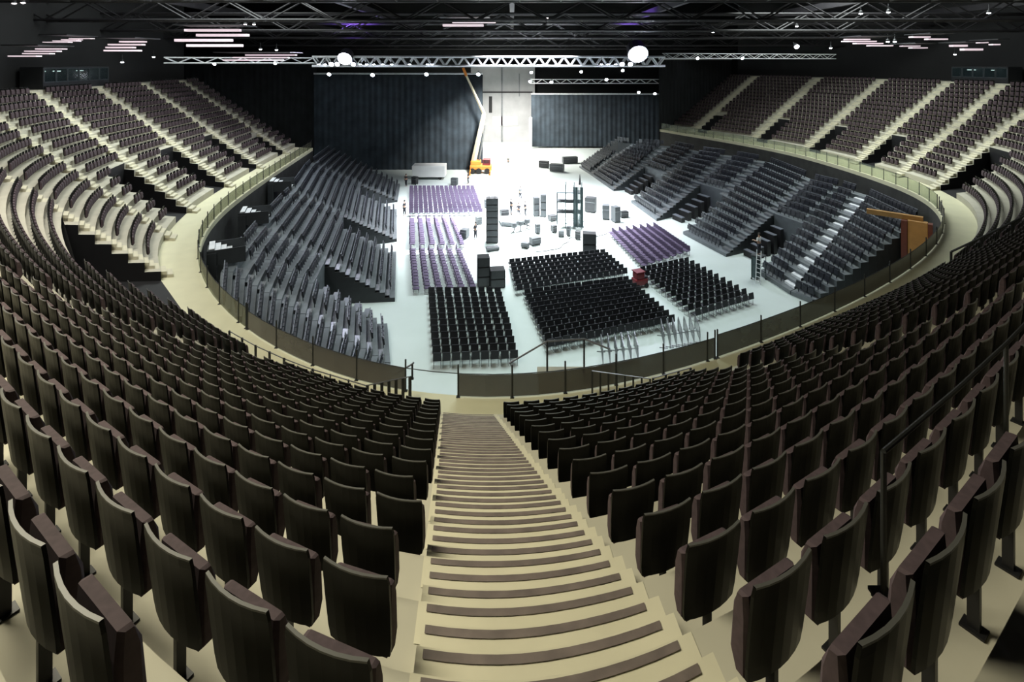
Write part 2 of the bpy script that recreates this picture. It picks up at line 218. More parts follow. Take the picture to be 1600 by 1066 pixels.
54.06 -0.84,16.23 -0.75,14.73 -0.70,13.93 -0.65,13.13 -0.60,12.33 -0.56,11.53 -0.51,10.73 -0.46,9.93 -0.41,9.13 -0.36,8.33 -0.31,7.53 -0.26,6.73 -0.21,5.93 -0.16,5.13 -0.12,4.33 -0.07,3.53 -0.02,2.73 0.03,1.94 0.08,1.14 0.13,0.36 1.37,0.49 3.79,1.28
54.60 -0.30,16.24 -0.20,14.74 -0.15,13.94 -0.09,13.14 -0.04,12.34 0.02,11.54 0.07,10.75 0.13,9.95 0.18,9.15 0.24,8.35 0.29,7.56 0.35,6.76 0.40,5.97 0.45,5.18 0.51,4.39 0.57,3.61 0.62,2.83 0.68,2.08 0.77,1.38 0.98,0.86 1.92,0.94 3.81,1.52
55.14 0.24,16.27 0.35,14.77 0.41,13.98 0.47,13.18 0.52,12.39 0.58,11.59 0.64,10.80 0.70,10.01 0.76,9.21 0.82,8.43 0.88,7.64 0.94,6.85 1.00,6.07 1.06,5.30 1.13,4.54 1.19,3.78 1.27,3.06 1.36,2.38 1.52,1.81 1.89,1.47 2.78,1.52 4.32,1.93
55.68 0.78,16.32 0.89,14.83 0.96,14.04 1.02,13.25 1.08,12.46 1.14,11.67 1.21,10.89 1.27,10.10 1.33,9.32 1.40,8.54 1.46,7.77 1.53,7.00 1.60,6.24 1.67,5.49 1.74,4.75 1.83,4.05 1.93,3.38 2.08,2.78 2.32,2.32 2.79,2.06 3.66,2.11 5.00,2.43
56.22 1.32,16.40 1.44,14.92 1.51,14.13 1.57,13.35 1.64,12.56 1.70,11.78 1.77,11.00 1.84,10.23 1.90,9.46 1.97,8.69 2.04,7.93 2.12,7.18 2.19,6.45 2.27,5.73 2.37,5.03 2.48,4.37 2.62,3.76 2.82,3.24 3.13,2.85 3.67,2.65 4.52,2.69 5.75,2.95
56.76 1.86,16.50 1.99,15.03 2.05,14.25 2.12,13.47 2.19,12.69 2.26,11.92 2.33,11.15 2.40,10.39 2.47,9.63 2.55,8.88 2.63,8.14 2.71,7.41 2.79,6.70 2.89,6.01 3.00,5.35 3.14,4.74 3.32,4.19 3.57,3.72 3.95,3.39 4.52,3.23 5.37,3.26 6.53,3.48
57.30 2.40,16.61 2.53,15.16 2.60,14.38 2.67,13.61 2.75,12.85 2.82,12.09 2.89,11.33 2.97,10.58 3.05,9.83 3.13,9.10 3.21,8.38 3.30,7.68 3.40,6.99 3.52,6.33 3.65,5.71 3.82,5.14 4.03,4.64 4.33,4.23 4.76,3.94 5.36,3.80 6.20,3.82 7.31,4.01
57.84 2.95,16.75 3.08,15.31 3.15,14.54 3.23,13.78 3.30,13.03 3.38,12.27 3.46,11.53 3.54,10.79 3.62,10.07 3.71,9.35 3.81,8.65 3.91,7.97 4.02,7.31 4.15,6.69 4.31,6.10 4.51,5.57 4.76,5.11 5.10,4.74 5.56,4.48 6.19,4.36 7.02,4.38 8.09,4.54
58.38 3.49,16.91 3.63,15.48 3.71,14.72 3.79,13.97 3.86,13.23 3.95,12.49 4.03,11.75 4.12,11.03 4.21,10.32 4.30,9.63 4.41,8.95 4.52,8.29 4.65,7.66 4.80,7.06 4.98,6.51 5.21,6.02 5.49,5.59 5.87,5.25 6.36,5.02 7.00,4.91 7.83,4.93 8.87,5.08
58.92 4.04,17.08 4.19,15.67 4.27,14.92 4.35,14.18 4.43,13.45 4.52,12.72 4.60,12.00 4.70,11.29 4.80,10.60 4.90,9.92 5.02,9.27 5.15,8.63 5.29,8.03 5.46,7.46 5.67,6.94 5.92,6.48 6.23,6.08 6.64,5.78 7.16,5.57 7.81,5.47 8.64,5.48 9.65,5.61
59.47 4.60,17.28 4.75,15.88 4.83,15.14 4.91,14.41 5.00,13.69 5.09,12.97 5.19,12.27 5.29,11.58 5.39,10.90 5.51,10.24 5.64,9.61 5.78,9.00 5.94,8.42 6.13,7.88 6.36,7.39 6.64,6.95 6.98,6.59 7.41,6.30 7.95,6.11 8.62,6.02 9.44,6.03 10.43,6.15
60.01 5.15,17.48 5.31,16.10 5.40,15.37 5.49,14.65 5.58,13.94 5.67,13.24 5.78,12.55 5.88,11.88 6.00,11.22 6.13,10.58 6.27,9.97 6.42,9.38 6.60,8.83 6.81,8.31 7.06,7.85 7.37,7.44 7.73,7.10 8.19,6.83 8.74,6.65 9.42,6.57 10.24,6.58 11.21,6.69
60.55 5.72,17.70 5.88,16.34 5.97,15.62 6.06,14.92 6.16,14.22 6.26,13.53 6.37,12.86 6.49,12.20 6.61,11.56 6.75,10.94 6.90,10.34 7.08,9.78 7.27,9.25 7.50,8.76 7.78,8.32 8.10,7.93 8.49,7.61 8.96,7.36 9.54,7.20 10.22,7.12 11.04,7.13 11.99,7.23
61.09 6.28,17.94 6.45,16.60 6.55,15.89 6.65,15.19 6.75,14.51 6.86,13.84 6.97,13.18 7.10,12.53 7.24,11.91 7.39,11.31 7.55,10.74 7.74,10.19 7.96,9.68 8.20,9.21 8.50,8.79 8.84,8.43 9.25,8.13 9.74,7.90 10.33,7.74 11.02,7.67 11.83,7.67 12.77,7.76
61.63 6.85,18.19 7.03,16.86 7.13,16.17 7.23,15.49 7.34,14.81 7.46,14.15 7.59,13.51 7.72,12.88 7.87,12.28 8.03,11.70 8.21,11.14 8.41,10.62 8.64,10.13 8.91,9.68 9.22,9.28 9.59,8.94 10.02,8.65 10.53,8.43 11.12,8.29 11.82,8.21 12.63,8.22 13.56,8.31
62.17 7.43,18.45 7.61,17.15 7.72,16.46 7.83,15.79 7.95,15.13 8.07,14.49 8.20,13.86 8.35,13.25 8.51,12.66 8.68,12.09 8.87,11.56 9.09,11.05 9.34,10.58 9.63,10.15 9.96,9.77 10.34,9.45 10.79,9.18 11.31,8.97 11.92,8.83 12.62,8.76 13.43,8.77 14.35,8.85
62.71 8.01,18.73 8.20,17.44 8.31,16.77 8.43,16.11 8.56,15.46 8.69,14.83 8.83,14.22 8.98,13.62 9.15,13.05 9.34,12.50 9.55,11.98 9.78,11.50 10.05,11.04 10.35,10.64 10.69,10.27 11.09,9.96 11.56,9.70 12.09,9.51 12.71,9.38 13.42,9.31 14.22,9.32 15.14,9.39
63.25 8.59,19.01 8.80,17.75 8.91,17.09 9.04,16.44 9.17,15.81 9.31,15.19 9.46,14.59 9.63,14.01 9.81,13.45 10.01,12.92 10.23,12.42 10.48,11.95 10.76,11.52 11.07,11.12 11.44,10.78 11.85,10.48 12.33,10.23 12.88,10.05 13.50,9.92 14.22,9.86 15.02,9.86 15.92,9.93
63.79 9.18,19.31 9.40,18.06 9.52,17.41 9.65,16.78 9.79,16.16 9.94,15.56 10.10,14.97 10.28,14.41 10.47,13.86 10.68,13.35 10.92,12.86 11.18,12.41 11.47,11.99 11.81,11.62 12.18,11.28 12.62,11.00 13.11,10.76 13.66,10.59 14.30,10.47 15.01,10.41 15.82,10.41 16.71,10.48
64.33 9.78,19.62 10.00,18.39 10.13,17.75 10.27,17.13 10.42,16.52 10.58,15.93 10.75,15.36 10.93,14.81 11.14,14.29 11.36,13.79 11.61,13.32 11.89,12.88 12.19,12.48 12.54,12.11 12.94,11.79 13.38,11.52 13.88,11.30 14.45,11.13 15.09,11.02 15.81,10.96 16.61,10.96 17.51,11.02
64.87 10.37,19.93 10.61,18.73 10.75,18.10 10.90,17.49 11.05,16.90 11.22,16.32 11.40,15.76 11.60,15.23 11.81,14.72 12.05,14.23 12.31,13.78 12.60,13.35 12.92,12.96 13.28,12.62 13.69,12.31 14.15,12.05 14.66,11.83 15.24,11.67 15.89,11.56 16.61,11.51 17.41,11.51 18.30,11.57
65.41 10.98,20.26 11.24,19.05 11.38,18.44 11.53,17.84 11.70,17.26 11.88,16.69 12.07,16.15 12.28,15.63 12.50,15.13 12.75,14.66 13.03,14.22 13.33,13.82 13.67,13.44 14.05,13.11 14.47,12.82 14.94,12.57 15.47,12.36 16.06,12.21 16.72,12.11 17.44,12.06 18.25,12.06 19.13,12.12
65.95 11.59,20.60 11.87,19.37 12.02,18.77 12.18,18.19 12.36,17.62 12.54,17.07 12.75,16.54 12.97,16.04 13.20,15.56 13.47,15.10 13.76,14.68 14.08,14.28 14.43,13.93 14.82,13.60 15.26,13.33 15.75,13.09 16.29,12.90 16.89,12.75 17.55,12.66 18.29,12.61 19.10,12.62 19.98,12.67
66.49 12.20,20.95 12.50,19.71 12.66,19.12 12.83,18.55 13.02,18.00 13.22,17.46 13.43,16.95 13.66,16.46 13.92,15.99 14.19,15.55 14.49,15.14 14.83,14.76 15.20,14.42 15.61,14.11 16.06,13.84 16.56,13.62 17.11,13.44 17.72,13.30 18.40,13.21 19.14,13.17 19.95,13.18 20.83,13.23
67.03 12.82,21.30 13.14,20.06 13.31,19.48 13.50,18.93 13.69,18.38 13.90,17.86 14.13,17.36 14.37,16.88 14.64,16.43 14.93,16.01 15.24,15.61 15.59,15.25 15.98,14.92 16.40,14.62 16.86,14.37 17.38,14.15 17.94,13.98 18.57,13.86 19.25,13.77 20.00,13.74 20.81,13.75 21.70,13.80
67.57 13.44,21.67 13.79,20.42 13.97,19.86 14.17,19.31 14.37,18.78 14.59,18.28 14.83,17.79 15.09,17.33 15.37,16.89 15.67,16.48 16.01,16.10 16.37,15.75 16.77,15.43 17.21,15.15 17.69,14.91 18.21,14.70 18.79,14.54 19.43,14.42 20.12,14.35 20.87,14.32 21.69,14.33 22.58,14.39
68.11 14.06,22.05 14.45,20.79 14.64,20.24 14.84,19.71 15.06,19.20 15.30,18.70 15.55,18.23 15.82,17.78 16.12,17.36 16.44,16.97 16.79,16.60 17.17,16.26 17.58,15.96 18.04,15.70 18.53,15.46 19.07,15.27 19.67,15.12 20.31,15.01 21.01,14.94 21.78,14.92 22.60,14.93 23.49,14.99
68.66 14.69,22.43 15.11,21.18 15.32,20.64 15.54,20.12 15.77,19.62 16.02,19.15 16.29,18.69 16.58,18.26 16.89,17.85 17.23,17.47 17.59,17.12 17.99,16.80 18.42,16.51 18.89,16.26 19.41,16.04 19.96,15.87 20.57,15.72 21.23,15.62 21.94,15.56 22.71,15.54 23.55,15.56 24.44,15.63
69.20 15.32,22.83 15.79,21.57 16.01,21.05 16.24,20.55 16.49,20.07 16.76,19.61 17.04,19.17 17.35,18.75 17.68,18.36 18.04,18.00 18.42,17.67 18.84,17.36 19.29,17.09 19.78,16.86 20.32,16.65 20.89,16.49 21.52,16.36 22.19,16.27 22.92,16.22 23.70,16.21 24.54,16.23 25.44,16.30
69.74 15.96,23.23 16.47,21.99 16.71,21.48 16.96,21.00 17.23,20.53 17.52,20.09 17.82,19.67 18.15,19.27 18.50,18.90 18.88,18.56 19.29,18.24 19.73,17.96 20.21,17.70 20.72,17.48 21.27,17.30 21.87,17.15 22.51,17.03 23.20,16.95 23.94,16.91 24.74,16.91 25.59,16.95 26.50,17.02
70.28 16.59,23.64 17.16,22.41 17.42,21.93 17.70,21.46 17.99,21.02 18.30,20.60 18.63,20.20 18.98,19.82 19.36,19.47 19.76,19.15 20.20,18.85 20.66,18.59 21.16,18.35 21.70,18.15 22.28,17.98 22.89,17.85 23.56,17.75 24.27,17.68 25.03,17.66 25.84,17.67 26.71,17.71 27.63,17.79
70.82 17.23,24.07 17.87,22.86 18.15,22.39 18.45,21.95 18.77,21.53 19.10,21.13 19.46,20.75 19.84,20.40 20.25,20.07 20.68,19.77 21.14,19.49 21.63,19.25 22.16,19.04 22.73,18.86 23.33,18.71 23.98,18.59 24.66,18.51 25.40,18.46 26.18,18.45 27.01,18.47 27.90,18.53 28.83,18.62
71.36 17.86,24.50 18.58,23.32 18.89,22.88 19.22,22.46 19.57,22.06 19.93,21.68 20.32,21.33 20.73,21.00 21.17,20.70 21.63,20.42 22.12,20.17 22.65,19.95 23.21,19.76 23.80,19.60 24.43,19.48 25.11,19.38 25.82,19.32 26.58,19.29 27.39,19.30 28.24,19.33 29.14,19.40 30.09,19.51
71.90 18.50,24.94 19.31,23.79 19.65,23.38 20.01,22.99 20.38,22.61 20.78,22.26 21.20,21.93 21.65,21.63 22.11,21.36 22.61,21.11 23.14,20.88 23.70,20.69 24.29,20.53 24.92,20.39 25.58,20.29 26.29,20.22 27.03,20.18 27.82,20.17 28.65,20.19 29.53,20.24 30.45,20.33 31.42,20.45
72.44 19.14,25.39 20.04,24.29 20.41,23.90 20.81,23.53 21.22,23.19 21.65,22.87 22.10,22.57 22.58,22.29 23.09,22.04 23.62,21.82 24.18,21.63 24.78,21.46 25.40,21.32 26.06,21.22 26.76,21.14 27.50,21.09 28.27,21.07 29.09,21.08 29.95,21.12 30.85,21.20 31.79,21.30 32.78,21.43
73.52 20.40,26.32 21.52,25.32 21.96,24.99 22.43,24.68 22.91,24.40 23.41,24.14 23.94,23.90 24.49,23.68 25.07,23.49 25.68,23.33 26.32,23.19 26.98,23.08 27.68,23.00 28.41,22.95 29.18,22.92 29.98,22.92 30.82,22.95 31.69,23.01 32.60,23.09 33.55,23.20 34.55,23.34 35.57,23.50
75.68 22.87,28.28 24.45,27.56 25.03,27.35 25.64,27.17 26.26,27.01 26.91,26.86 27.58,26.75 28.28,26.65 29.00,26.58 29.75,26.54 30.52,26.51 31.32,26.51 32.15,26.54 33.01,26.59 33.90,26.66 34.82,26.76 35.77,26.88 36.75,27.03 37.77,27.19 38.81,27.38 39.88,27.59 40.99,27.83
77.85 25.19,30.35 27.13,29.97 27.84,29.88 28.57,29.81 29.32,29.76 30.09,29.73 30.89,29.73 31.70,29.74 32.54,29.78 33.40,29.84 34.29,29.92 35.20,30.02 36.14,30.14 37.10,30.28 38.08,30.45 39.09,30.63 40.13,30.83 41.19,31.05 42.27,31.30 43.38,31.55 44.52,31.83 45.68,32.13
80.01 27.28,32.49 29.53,32.44 30.35,32.46 31.19,32.50 32.05,32.56 32.93,32.64 33.82,32.74 34.74,32.86 35.67,33.00 36.63,33.16 37.60,33.33 38.60,33.53 39.62,33.74 40.66,33.97 41.71,34.21 42.79,34.47 43.89,34.75 45.01,35.05 46.15,35.36 47.31,35.69 48.49,36.03 49.69,36.38
82.17 29.06,34.65 31.58,34.92 32.49,35.05 33.42,35.19 34.36,35.36 35.31,35.54 36.29,35.74 37.28,35.95 38.29,36.18 39.31,36.43 40.35,36.69 41.41,36.97 42.49,37.27 43.58,37.57 44.69,37.90 45.82,38.23 46.96,38.58 48.12,38.95 49.29,39.33 50.49,39.71 51.69,40.12 52.91,40.53
84.33 30.50,36.78 33.22,37.34 34.19,37.56 35.17,37.80 36.17,38.06 37.18,38.33 38.21,38.62 39.25,38.92 40.31,39.23 41.37,39.56 42.46,39.90 43.56,40.25 44.67,40.62 45.79,41.00 46.93,41.39 48.08,41.79 49.24,42.21 50.42,42.63 51.61,43.07 52.81,43.51 54.03,43.97 55.25,44.43
86.49 31.59,38.85 34.42,39.65 35.43,39.96 36.45,40.27 37.48,40.61 38.52,40.95 39.58,41.31 40.64,41.68 41.72,42.06 42.81,42.45 43.91,42.86 45.03,43.28 46.15,43.70 47.28,44.14 48.43,44.59 49.59,45.04 50.75,45.51 51.93,45.98 53.12,46.47 54.31,46.96 55.52,47.46 56.74,47.97
88.66 32.35,40.84 35.24,41.83 36.26,42.20 37.29,42.58 38.34,42.97 39.39,43.37 40.45,43.78 41.53,44.21 42.61,44.64 43.70,45.08 44.81,45.54 45.92,46.00 47.04,46.47 48.17,46.95 49.30,47.44 50.45,47.94 51.61,48.45 52.77,48.96 53.94,49.48 55.12,50.01 56.31,50.55 57.51,51.09
90.82 32.85,42.76 35.75,43.88 36.77,44.30 37.81,44.72 38.85,45.15 39.90,45.59 40.96,46.04 42.02,46.51 43.10,46.98 44.18,47.46 45.27,47.94 46.37,48.44 47.48,48.94 48.60,49.46 49.72,49.98 50.85,50.50 51.98,51.04 53.13,51.58 54.28,52.12 55.43,52.68 56.60,53.24 57.77,53.80
92.98 33.16,44.62 36.04,45.83 37.06,46.28 38.08,46.73 39.12,47.18 40.16,47.65 41.20,48.13 42.26,48.62 43.32,49.11 44.39,49.61 45.46,50.12 46.55,50.64 47.64,51.16 48.73,51.69 49.83,52.23 50.94,52.78 52.06,53.33 53.18,53.89 54.31,54.45 55.44,55.02 56.58,55.59 57.72,56.18
95.14 33.33,46.45 36.19,47.71 37.19,48.17 38.21,48.64 39.23,49.11 40.25,49.60 41.29,50.09 42.33,50.59 43.37,51.10 44.43,51.61 45.48,52.13 46.55,52.66 47.62,53.20 48.70,53.74 49.78,54.29 50.87,54.84 51.96,55.40 53.06,55.97 54.16,56.54 55.27,57.12 56.39,57.70 57.51,58.29
97.31 33.42,48.26 36.24,49.55 37.24,50.02 38.24,50.49 39.24,50.97 40.25,51.47 41.27,51.96 42.30,52.47 43.33,52.99 44.36,53.51 45.41,54.03 46.45,54.57 47.51,55.11 48.56,55.65 49.63,56.21 50.70,56.77 51.77,57.33 52.85,57.90 53.93,58.48 55.02,59.06 56.12,59.64 57.21,60.23
99.47 33.44,50.05 36.23,51.36 37.21,51.83 38.20,52.31 39.19,52.80 40.19,53.30 41.20,53.80 42.21,54.31 43.22,54.82 44.24,55.35 45.27,55.88 46.30,56.41 47.34,56.95 48.38,57.50 49.42,58.06 50.47,58.62 51.53,59.18 52.59,59.75 53.65,60.33 54.72,60.91 55.80,61.49 56.88,62.08
101.63 33.42,51.85 36.17,53.17 37.14,53.64 38.12,54.13 39.10,54.62 40.08,55.11 41.08,55.62 42.07,56.13 43.07,56.64 44.08,57.17 45.09,57.70 46.10,58.23 47.12,58.78 48.15,59.33 49.18,59.88 50.21,60.44 51.25,61.00 52.29,61.57 53.34,62.15 54.39,62.73 55.45,63.31 56.51,63.90
103.79 33.34,53.64 36.07,54.98 37.03,55.45 37.99,55.94 38.96,56.43 39.93,56.93 40.91,57.44 41.89,57.95 42.87,58.47 43.87,59.00 44.86,59.53 45.86,60.07 46.87,60.61 47.88,61.16 48.89,61.71 49.91,62.27 50.93,62.84 51.95,63.41 52.98,63.99 54.02,64.57 55.05,65.15 56.10,65.74
105.96 33.21,55.43 35.90,56.78 36.85,57.26 37.80,57.76 38.75,58.25 39.71,58.76 40.68,59.27 41.65,59.79 42.62,60.31 43.59,60.84 44.57,61.38 45.56,61.92 46.55,62.47 47.54,63.02 48.54,63.58 49.54,64.14 50.54,64.71 51.55,65.28 52.56,65.86 53.58,66.44 54.60,67.03 55.62,67.62
108.12 33.01,57.20 35.66,58.58 36.60,59.07 37.53,59.57 38.47,60.08 39.42,60.59 40.37,61.11 41.32,61.63 42.28,62.16 43.24,62.70 44.20,63.24 45.17,63.79 46.15,64.34 47.12,64.90 48.10,65.46 49.08,66.03 50.07,66.60 51.06,67.18 52.05,67.76 53.05,68.35 54.05,68.94 55.06,69.53
110.28 32.71,58.94 35.33,60.35 36.25,60.86 37.17,61.37 38.10,61.88 39.03,62.40 39.96,62.93 40.90,63.47 41.84,64.01 42.79,64.55 43.74,65.10 44.69,65.66 45.64,66.22 46.60,66.78 47.56,67.35 48.53,67.93 49.49,68.51 50.46,69.09 51.44,69.68 52.42,70.27 53.40,70.87 54.38,71.47
112.44 32.32,60.65 34.90,62.10 35.81,62.61 36.72,63.13 37.63,63.66 38.54,64.19 39.46,64.73 40.38,65.28 41.30,65.82 42.23,66.38 43.16,66.94 44.09,67.50 45.03,68.07 45.97,68.64 46.91,69.22 47.86,69.80 48.81,70.39 49.76,70.98 50.71,71.57 51.67,72.17 52.63,72.77 53.59,73.38
114.61 31.84,62.33 34.38,63.81 35.27,64.34 36.16,64.87 37.06,65.41 37.96,65.95 38.86,66.49 39.76,67.05 40.67,67.60 41.58,68.17 42.49,68.73 43.41,69.30 44.32,69.88 45.24,70.46 46.17,71.04 47.10,71.63 48.02,72.23 48.96,72.82 49.89,73.42 50.83,74.03 51.77,74.63 52.71,75.25
116.77 31.29,63.99 33.78,65.50 34.66,66.03 35.53,66.57 36.41,67.12 37.29,67.66 38.18,68.22 39.07,68.78 39.96,69.34 40.85,69.91 41.74,70.48 42.64,71.06 43.54,71.64 44.44,72.23 45.35,72.82 46.26,73.41 47.17,74.01 48.08,74.61 49.00,75.22 49.91,75.83 50.83,76.44 51.76,77.06
118.93 30.66,65.63 33.12,67.16 33.98,67.70 34.84,68.24 35.70,68.79 36.57,69.35 37.44,69.91 38.31,70.48 39.18,71.04 40.06,71.62 40.94,72.20 41.82,72.78 42.70,73.36 43.59,73.95 44.47,74.55 45.36,75.15 46.26,75.75 47.15,76.35 48.05,76.96 48.95,77.58 49.85,78.19 50.75,78.81
121.09 29.98,67.26 32.39,68.80 33.24,69.34 34.09,69.89 34.93,70.45 35.79,71.01 36.64,71.57 37.50,72.14 38.35,72.71 39.21,73.29 40.08,73.87 40.94,74.46 41.81,75.05 42.68,75.64 43.55,76.24 44.42,76.84 45.30,77.44 46.18,78.05 47.06,78.66 47.94,79.28 48.82,79.90 49.71,80.52
123.26 29.24,68.88 31.62,70.42 32.45,70.97 33.29,71.52 34.12,72.08 34.96,72.64 35.80,73.21 36.64,73.78 37.48,74.36 38.33,74.94 39.18,75.52 40.03,76.11 40.88,76.70 41.74,77.29 42.59,77.89 43.45,78.49 44.31,79.10 45.17,79.71 46.04,80.32 46.90,80.93 47.77,81.55 48.64,82.17
125.42 28.46,70.48 30.81,72.03 31.63,72.58 32.45,73.14 33.27,73.69 34.09,74.26 34.92,74.82 35.75,75.39 36.58,75.97 37.41,76.55 38.25,77.13 39.09,77.72 39.92,78.31 40.77,78.90 41.61,79.50 42.45,80.10 43.30,80.71 44.15,81.32 45.00,81.93 45.85,82.54 46.70,83.16 47.55,83.78
127.58 27.65,72.09 29.96,73.64 30.77,74.18 31.58,74.73 32.39,75.29 33.21,75.85 34.02,76.42 34.84,76.99 35.66,77.56 36.48,78.14 37.31,78.72 38.13,79.30 38.96,79.89 39.79,80.48 40.62,81.08 41.45,81.68 42.28,82.28 43.12,82.89 43.96,83.49 44.79,84.11 45.64,84.72 46.48,85.34
129.74 26.81,73.70 29.10,75.24 29.90,75.78 30.70,76.33 31.50,76.88 32.31,77.44 33.12,78.00 33.93,78.56 34.74,79.13 35.55,79.70 36.36,80.28 37.18,80.86 37.99,81.44 38.81,82.03 39.63,82.62 40.46,83.22 41.28,83.82 42.10,84.42 42.93,85.02 43.76,85.63 44.59,86.24 45.42,86.85
131.90 25.96,75.33 28.23,76.85 29.03,77.38 29.82,77.92 30.62,78.47 31.41,79.02 32.21,79.57 33.01,80.13 33.82,80.69 34.62,81.26 35.43,81.83 36.24,82.40 37.04,82.98 37.86,83.56 38.67,84.15 39.48,84.74 40.30,85.33 41.12,85.92 41.93,86.52 42.76,87.12 43.58,87.73 44.40,88.34
134.07 25.11,76.98 27.37,78.47 28.16,79.00 28.94,79.53 29.73,80.07 30.53,80.61 31.32,81.16 32.11,81.71 32.91,82.26 33.71,82.82 34.51,83.38 35.31,83.95 36.11,84.52 36.92,85.09 37.73,85.67 38.53,86.25 39.34,86.83 40.15,87.42 40.97,88.01 41.78,88.60 42.60,89.20 43.41,89.80
136.23 24.27,78.64 26.51,80.11 27.29,80.63 28.08,81.15 28.86,81.68 29.65,82.21 30.44,82.75 31.23,83.29 32.02,83.84 32.81,84.39 33.61,84.94 34.40,85.50 35.20,86.06 36.00,86.62 36.80,87.19 37.61,87.76 38.41,88.34 39.21,88.92 40.02,89.50 40.83,90.09 41.64,90.68 42.45,91.27
138.39 23.43,80.34 25.66,81.77 26.44,82.28 27.22,82.80 28.00,83.32 28.78,83.84 29.57,84.37 30.35,84.90 31.14,85.43 31.93,85.97 32.72,86.52 33.51,87.07 34.30,87.62 35.10,88.17 35.90,88.73 36.69,89.30 37.49,89.86 38.29,90.43 39.10,91.01 39.90,91.58 40.71,92.16 41.51,92.75
138.93 23.22,80.76 25.45,82.19 26.22,82.70 27.00,83.21 27.78,83.73 28.57,84.25 29.35,84.77 30.13,85.30 30.92,85.84 31.71,86.37 32.50,86.92 33.29,87.46 34.08,88.01 34.88,88.56 35.67,89.12 36.47,89.68 37.27,90.25 38.07,90.81 38.87,91.38 39.67,91.96 40.47,92.54 41.28,93.12"""
_rows = [l.split() for l in BENT_TRACE.strip().splitlines()]
_s = np.array([float(r[0]) for r in _rows])
_p = np.array([[tuple(map(float, q.split(','))) for q in r[1:]] for r in _rows])     # samples x 22 x 2
_m = np.gradient(_p, _s, axis=0)
SMAX = float(_s[-1]); DS = .135
NS = int(SMAX/DS)+1
DSV = np.linspace(0, SMAX, NS)
_i = np.clip(np.searchsorted(_s, DSV, side='right')-1, 0, len(_s)-2)
_h = (_s[_i+1]-_s[_i]); _t = ((DSV-_s[_i])/_h)[:, None, None]; _h = _h[:, None, None]
DENSE = ((2*_t**3-3*_t**2+1)*_p[_i]+(_t**3-2*_t**2+_t)*_h*_m[_i]+(-2*_t**3+3*_t**2)*_p[_i+1]+(_t**3-_t**2)*_h*_m[_i+1])
def C(s, k):
    """point of the bent bowl at running distance s and (fractional) row edge k"""
    x = min(max(s/SMAX*(NS-1), 0), NS-1.001); i = int(x); f = x-i
    k = min(max(k, 0), 20.999); j = int(k); g = k-j
    a = DENSE[i, j]*(1-f)+DENSE[i+1, j]*f; b = DENSE[i, j+1]*(1-f)+DENSE[i+1, j+1]*f
    return a*(1-g)+b*g
def rowz(k): return WZ+RISE*k
AX0, AXD = np.array((.60, 0.)), np.array((-.1235, .9923))     # centre line of the near stairs
AXN = np.array((AXD[1], -AXD[0]))                             # to its right
def across(s, k): return float((C(s, k)-AX0)@AXN)
def s_at(k, off):
    """running distance where row edge k stands `off` metres right of the near stairs' centre line"""
    lo, hi = 46., 62.
    for _ in range(30):
        m = (lo+hi)/2
        if across(m, k) < off: lo = m
        else: hi = m
    return (lo+hi)/2
AISLES = {'Le': 4.4, 'Ld': 13., 'Lc': 21.1, 'Lb': 28.7, 'La': 34.1, 'Lz': 38.9, 'L7': 47.6, 'R7': 61.1, 'R6': 73., 'R5': 89.7, 'R4': 95., 'R3': 102., 'R2': 111.3, 'R1': 121., 'R0': 133.}
# exit pits: on the near side of an aisle, rows 0..6
PITS = {'Le': (1, 1.7, 5), 'Ld': (1, 2.0, 7), 'Lc': (1, 2.2, 7), 'Lb': (1, 2.2, 7), 'Lz': (1, 4.3, 7), 'R5': (-1, 2.6, 7), 'R3': (-1, 2.2, 6), 'R2': (-1, 2.0, 6), 'R1': (-1, 2.0, 6), 'R0': (-1, 2.0, 6)}
HALF = .70
TOPROW = lambda s: 18 if (s < 44 or s > 66) else 18
def pit_range(n):
    sg, w, kk = PITS[n]; a = AISLES[n]+sg*.62; b = a+sg*w
    return min(a, b), max(a, b), kk
PR = [pit_range(n) for n in PITS]
def in_pit(s, k): return any(a < s < b and k < kk for a, b, kk in PR)

# ------------------------------------------------------------------ concrete bowl
svals = sorted(set([round(x, 3) for x in np.arange(0, SMAX, .8)]+[round(x, 3) for x in np.arange(46, 64, .27)]+[SMAX]+[x for a, b, _ in PR for x in (a, b)]))
tb = MB(); pw = MB()
for a, b in zip(svals[:-1], svals[1:]):
    m = (a+b)/2
    for k in range(0, 19):
        if k == 0: continue
        if in_pit(m, k): continue
        z, z0 = rowz(k), rowz(k-1)
        p, q, r_, t_ = C(a, k), C(b, k), C(b, k+1), C(a, k+1)
        tb.add([(*p, z), (*q, z), (*r_, z), (*t_, z)], [(0, 1, 2, 3)])
        tb.add([(*p, z0), (*q, z0), (*q, z), (*p, z)], [(0, 1, 2, 3)])
terr = struct(tb.build('floor_terraces', M['concrete']), 'pale concrete seating terraces stepping around the arena')
wk = MB()
for a, b in zip(svals[:-1], svals[1:]):
    m = (a+b)/2; kk = 1
    wk.add([(*C(a, 0), WZ), (*C(b, 0), WZ), (*C(b, 1), WZ), (*C(a, 1), WZ), (*C(a, 0), WZ-.35), (*C(b, 0), WZ-.35)], [(0, 1, 2, 3), (4, 5, 1, 0)])
struct(wk.build('floor_walkway', M['walk']), 'pale cream ring walkway in front of the first row')
